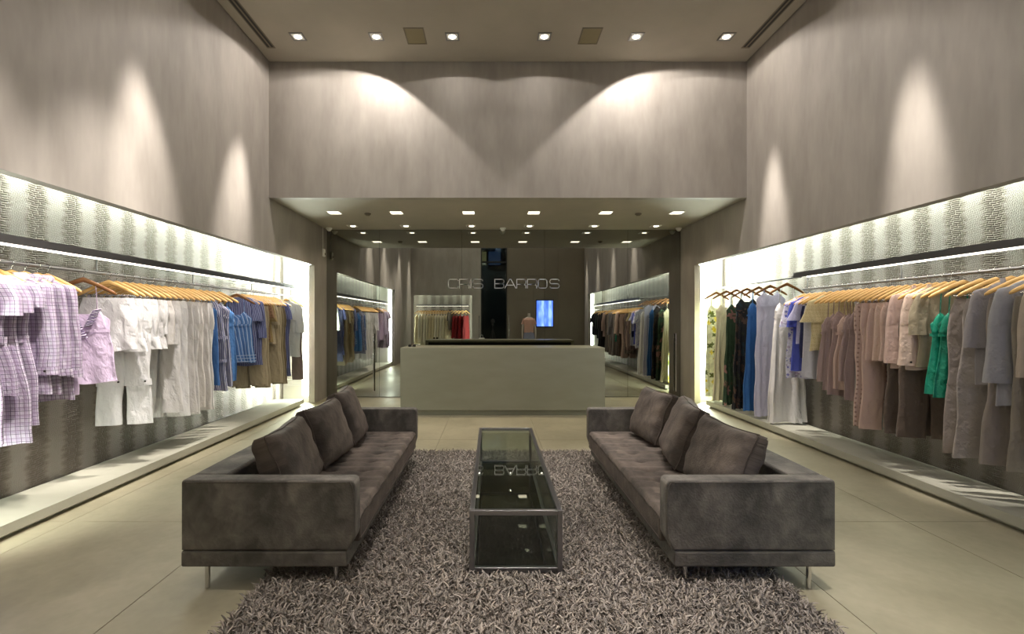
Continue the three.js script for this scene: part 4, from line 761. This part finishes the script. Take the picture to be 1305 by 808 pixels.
shirt('R', -3.38, 0.98, grey, { sl: 0.66, sw: 0.072, w: 0.22, flare: 0.02 }, 'grey_coat', 'light grey long sleeved coat', 'coat');
trousers('R', -3.29, 1.42, fab(0x857d72), { leg: 0.115 }, 'taupe_trousers', 'olive taupe trousers beside the light grey coat', 'trousers');
shirt('R', -3.19, 1.2, fab(0xa99c8e), { sl: 0.6, w: 0.22 }, 'beige_coat', 'long beige coat after the grey one', 'coat');
// clothes nearer the entrance, seen in the mirror
for (let i = 0; i < 3; i++) trousers('R', -2.95 + 0.11 * i, 1.38, [taupe, brown, fab(0x6f6a62)][i], {}, 'dark_trousers', ['taupe', 'brown', 'stone grey'][i] + ' trousers towards the entrance, seen in the mirror', 'trousers');
shirt('R', -2.5, 0.9, pink, { sl: 0.56, lapel: true }, 'pink_jacket', 'pale pink jacket seen only in the mirror', 'jacket');
for (let i = 0; i < 5; i++) (i % 2 ? trousers : shirt)('R', -2.2 + 0.16 * i, i % 2 ? 1.36 : 1.0, fab([0x26231f, 0x1c1a19, 0x2f2b25, 0x1a1918, 0x24302a][i]), { sl: 0.5 }, i % 2 ? 'black_trousers' : 'black_blouse', ['black brown blouse', 'black trousers', 'charcoal blouse', 'very dark trousers', 'dark green blouse'][i] + ' towards the entrance, seen in the mirror', i % 2 ? 'trousers' : 'blouse');
for (let i = 0; i < 4; i++) shirt('R', -1.2 + 0.15 * i, 0.9, i % 2 ? fab(0xffffff, T.darkPrint) : fab(0x2a2a2e), { sl: 0.3, flare: 0.02 }, 'dark_blouse', i % 2 ? 'dark printed blouse at the entrance end of the rail' : 'plain black blouse at the entrance end of the rail', 'blouse', i % 2 ? 'dark printed blouses' : 'plain black blouses');

// ================================================================ entrance wall rail, seen in the mirror
const cream = fab(0xe4d8b4), cream2 = fab(0xece6d2), lace = fab(0xffffff, T.lace), red = fab(0x860d12), red2 = fab(0x6f090e);
for (let i = 0; i < 12; i++) cami('F', -2.86 + 0.105 * i, [1.35, 1.3, 1.4, 1.28][i % 4], [cream, cream2, lace, cream2, lace, cream][i % 6], { yaw: 0.6, hem: 0.22, fold: 0.012, t: 0.018, top: -0.26 }, 'cream_dress', ['plain cream dress', 'ivory dress', 'cream lace dress', 'ivory dress', 'cream lace dress', 'plain cream dress'][i % 6] + ' on the entrance wall rail seen in the mirror', 'dress', ['plain cream dresses by the entrance', 'ivory dresses by the entrance', 'cream lace dresses by the entrance', 'ivory dresses by the entrance', 'cream lace dresses by the entrance', 'plain cream dresses by the entrance'][i % 6]);
shirt('F', -1.56, 0.8, fab(0x5c5248), { yaw: 0.7, sl: 0.3 }, 'brown_blouse', 'brown grey blouse between cream and red dresses in the mirror', 'blouse');
for (let i = 0; i < 4; i++) cami('F', -1.42 + 0.125 * i, 1.12 + 0.04 * i, i % 2 ? red2 : red, { yaw: 0.75, hem: 0.22, top: -0.28, fold: 0.02 }, 'red_dress', i % 2 ? 'deep crimson dress on the entrance wall rail seen in the mirror' : 'bright red dress on the entrance wall rail seen in the mirror', 'dress', i % 2 ? 'crimson dresses by the entrance' : 'red dresses by the entrance');

// ================================================================ things by the entrance, seen in the mirror
{
  const g = thing('wall_screen', 'bright blue upright video screen on the entrance wall, seen in the mirror', 'screen', [2.0, 1.705, ZF]);
  part(g, 'housing', rbx(-0.36, 0.36, -0.53, 0.53, -0.04, -0.001, 0.006, 2), M.black);
  const pic = tex(64, 128, 0.66, 0.98, (u, v) => { const s = fbm(u, v, 6, 2, 3, 141); return mix([40, 84, 226], [170, 206, 255], Math.min(1, Math.max(0, (s - 0.3) * 2.6))); });
  const sm = std({ color: 0x000000, emissive: 0xffffff, emissiveMap: pic, emissiveIntensity: 2.8, roughness: 0.3 });
  part(g, 'display', bx(-0.33, 0.33, -0.49, 0.49, -0.042, -0.0405), sm, 'glowing blue picture');
  area(g, [2.0, 1.705, ZF - 0.05], [2.0, 1.705, -4], 0.66, 0.98, 1.2, 0x6f9bff);
}
{
  const g = thing('mannequin', 'headless mannequin in a peach top and grey blue skirt, seen in the mirror', 'mannequin', [1.33, 0, -0.35], Math.PI);
  const skin = std({ color: 0xcabfb2, roughness: 0.5 });
  part(g, 'body', merge([cloth([{ y: 1.70, w: 0.02, t: 0.02 }, { y: 1.69, w: 0.05, t: 0.05 }, { y: 1.58, w: 0.055, t: 0.055 }, { y: 1.52, w: 0.17, t: 0.07 }, { y: 1.44, w: 0.2, t: 0.1 }, { y: 1.25, w: 0.16, t: 0.1 }, { y: 1.05, w: 0.125, t: 0.085 }, { y: 0.9, w: 0.17, t: 0.11 }, { y: 0.75, w: 0.17, t: 0.1 }], { wr: 0, nv: 40 }),
    ...[-1, 1].map(s => cloth([{ y: 0.78, x: s * 0.085, w: 0.08, t: 0.09 }, { y: 0.48, x: s * 0.08, w: 0.055, t: 0.06 }, { y: 0.3, x: s * 0.08, w: 0.05, t: 0.055 }, { y: 0.09, x: s * 0.08, w: 0.03, t: 0.035 }, { y: 0.015, x: s * 0.08, w: 0.035, t: 0.07, z: 0.03 }], { wr: 0, nu: 20 })),
    ...[-1, 1].map(s => cloth([{ y: 1.5, x: s * 0.18, w: 0.04, t: 0.045 }, { y: 1.2, x: s * 0.225, w: 0.036, t: 0.04 }, { y: 0.95, x: s * 0.24, w: 0.028, t: 0.03, z: 0.03 }, { y: 0.82, x: s * 0.24, w: 0.02, t: 0.035, z: 0.05 }, { y: 0.75, x: s * 0.24, w: 0.008, t: 0.02, z: 0.06 }], { wr: 0, nu: 16 }))]), skin);
  part(g, 'top', merge([cloth([{ y: 1.53, w: 0.12, t: 0.075 }, { y: 1.46, w: 0.2, t: 0.11 }, { y: 1.25, w: 0.18, t: 0.125 }, { y: 1.0, w: 0.17, t: 0.12, f: 0.01 }], {}), ...[-1, 1].map(s => cloth([{ y: 1.52, x: s * 0.165, w: 0.05, t: 0.06 }, { y: 1.3, x: s * 0.225, w: 0.065, t: 0.075 }], { nu: 20, nv: 8 }))]), fab(0xd2a594));
  part(g, 'skirt', cloth([{ y: 1.06, w: 0.145, t: 0.105 }, { y: 0.85, w: 0.205, t: 0.14, f: 0.008 }, { y: 0.35, w: 0.24, t: 0.16, f: 0.02 }], { k: 8 }), fab(0x8e93ab));
  const b = new THREE.CylinderGeometry(0.19, 0.19, 0.012, 28); b.translate(0, 0.006, 0); part(g, 'base', b, M.chrome);
}
{
  const g = thing('tripod', 'black camera tripod standing before the glass door, seen in the mirror', 'tripod', [0, 0, 0.16]);
  for (const a of [0.5, 2.6, 4.7]) { const x = 0.30 * Math.cos(a), z = 0.14 * Math.sin(a); part(g, 'leg', merge([rod([0.02 * Math.cos(a), 1.1, 0.02 * Math.sin(a)], [x * 0.6, 0.46, z * 0.6], 0.013, 8), rod([x * 0.6, 0.46, z * 0.6], [x, 0.004, z], 0.009, 8)]), M.black); }
  part(g, 'centre_column', rod([0, 0.85, 0], [0, 1.27, 0], 0.014, 10), M.black);
  part(g, 'head', merge([rbx(-0.035, 0.035, 1.25, 1.32, -0.035, 0.035, 0.008, 2), rod([0.02, 1.28, 0.03], [0.1, 1.2, 0.12], 0.007, 6)]), M.black);
  part(g, 'quick_plate', rbx(-0.04, 0.04, 1.3205, 1.345, -0.04, 0.04, 0.004, 2), M.black);
  const c = thing('photo_camera', 'black photo camera on the tripod, seen in the mirror', 'camera', [0, 1.347, 0.16]);
  part(c, 'body', rbx(-0.075, 0.075, 0, 0.115, -0.04, 0.04, 0.014, 3), M.black);
  part(c, 'prism', rbx(-0.035, 0.035, 0.105, 0.155, -0.035, 0.03, 0.012, 3), M.black);
  const l = new THREE.CylinderGeometry(0.036, 0.034, 0.07, 20); l.rotateX(Math.PI / 2); l.translate(0, 0.055, -0.075); part(c, 'lens', l, M.black);
}
{
  const g = thing('carrier_bag', 'white bag on the floor beside the tripod, seen in the mirror', 'bag', [-0.42, 0, 0.2]);
  part(g, 'sack', cloth([{ y: 0.78, w: 0.1, t: 0.06 }, { y: 0.7, w: 0.12, t: 0.07 }, { y: 0.3, w: 0.12, t: 0.08 }, { y: 0.004, w: 0.11, t: 0.08 }], { nu: 24, nv: 12 }), M.white);
  for (const z of [-0.04, 0.04]) part(g, 'handle', tube([[-0.05, 0.76, z], [-0.03, 0.88, z], [0.03, 0.88, z], [0.05, 0.76, z]], 0.004, 12, 5), M.white);
}

// ---------------------------------------------------------------- shadows for every mesh
scene.traverse(o => { if (o.isMesh) { o.castShadow = true; o.receiveShadow = true; } });
renderer.render(scene, camera);
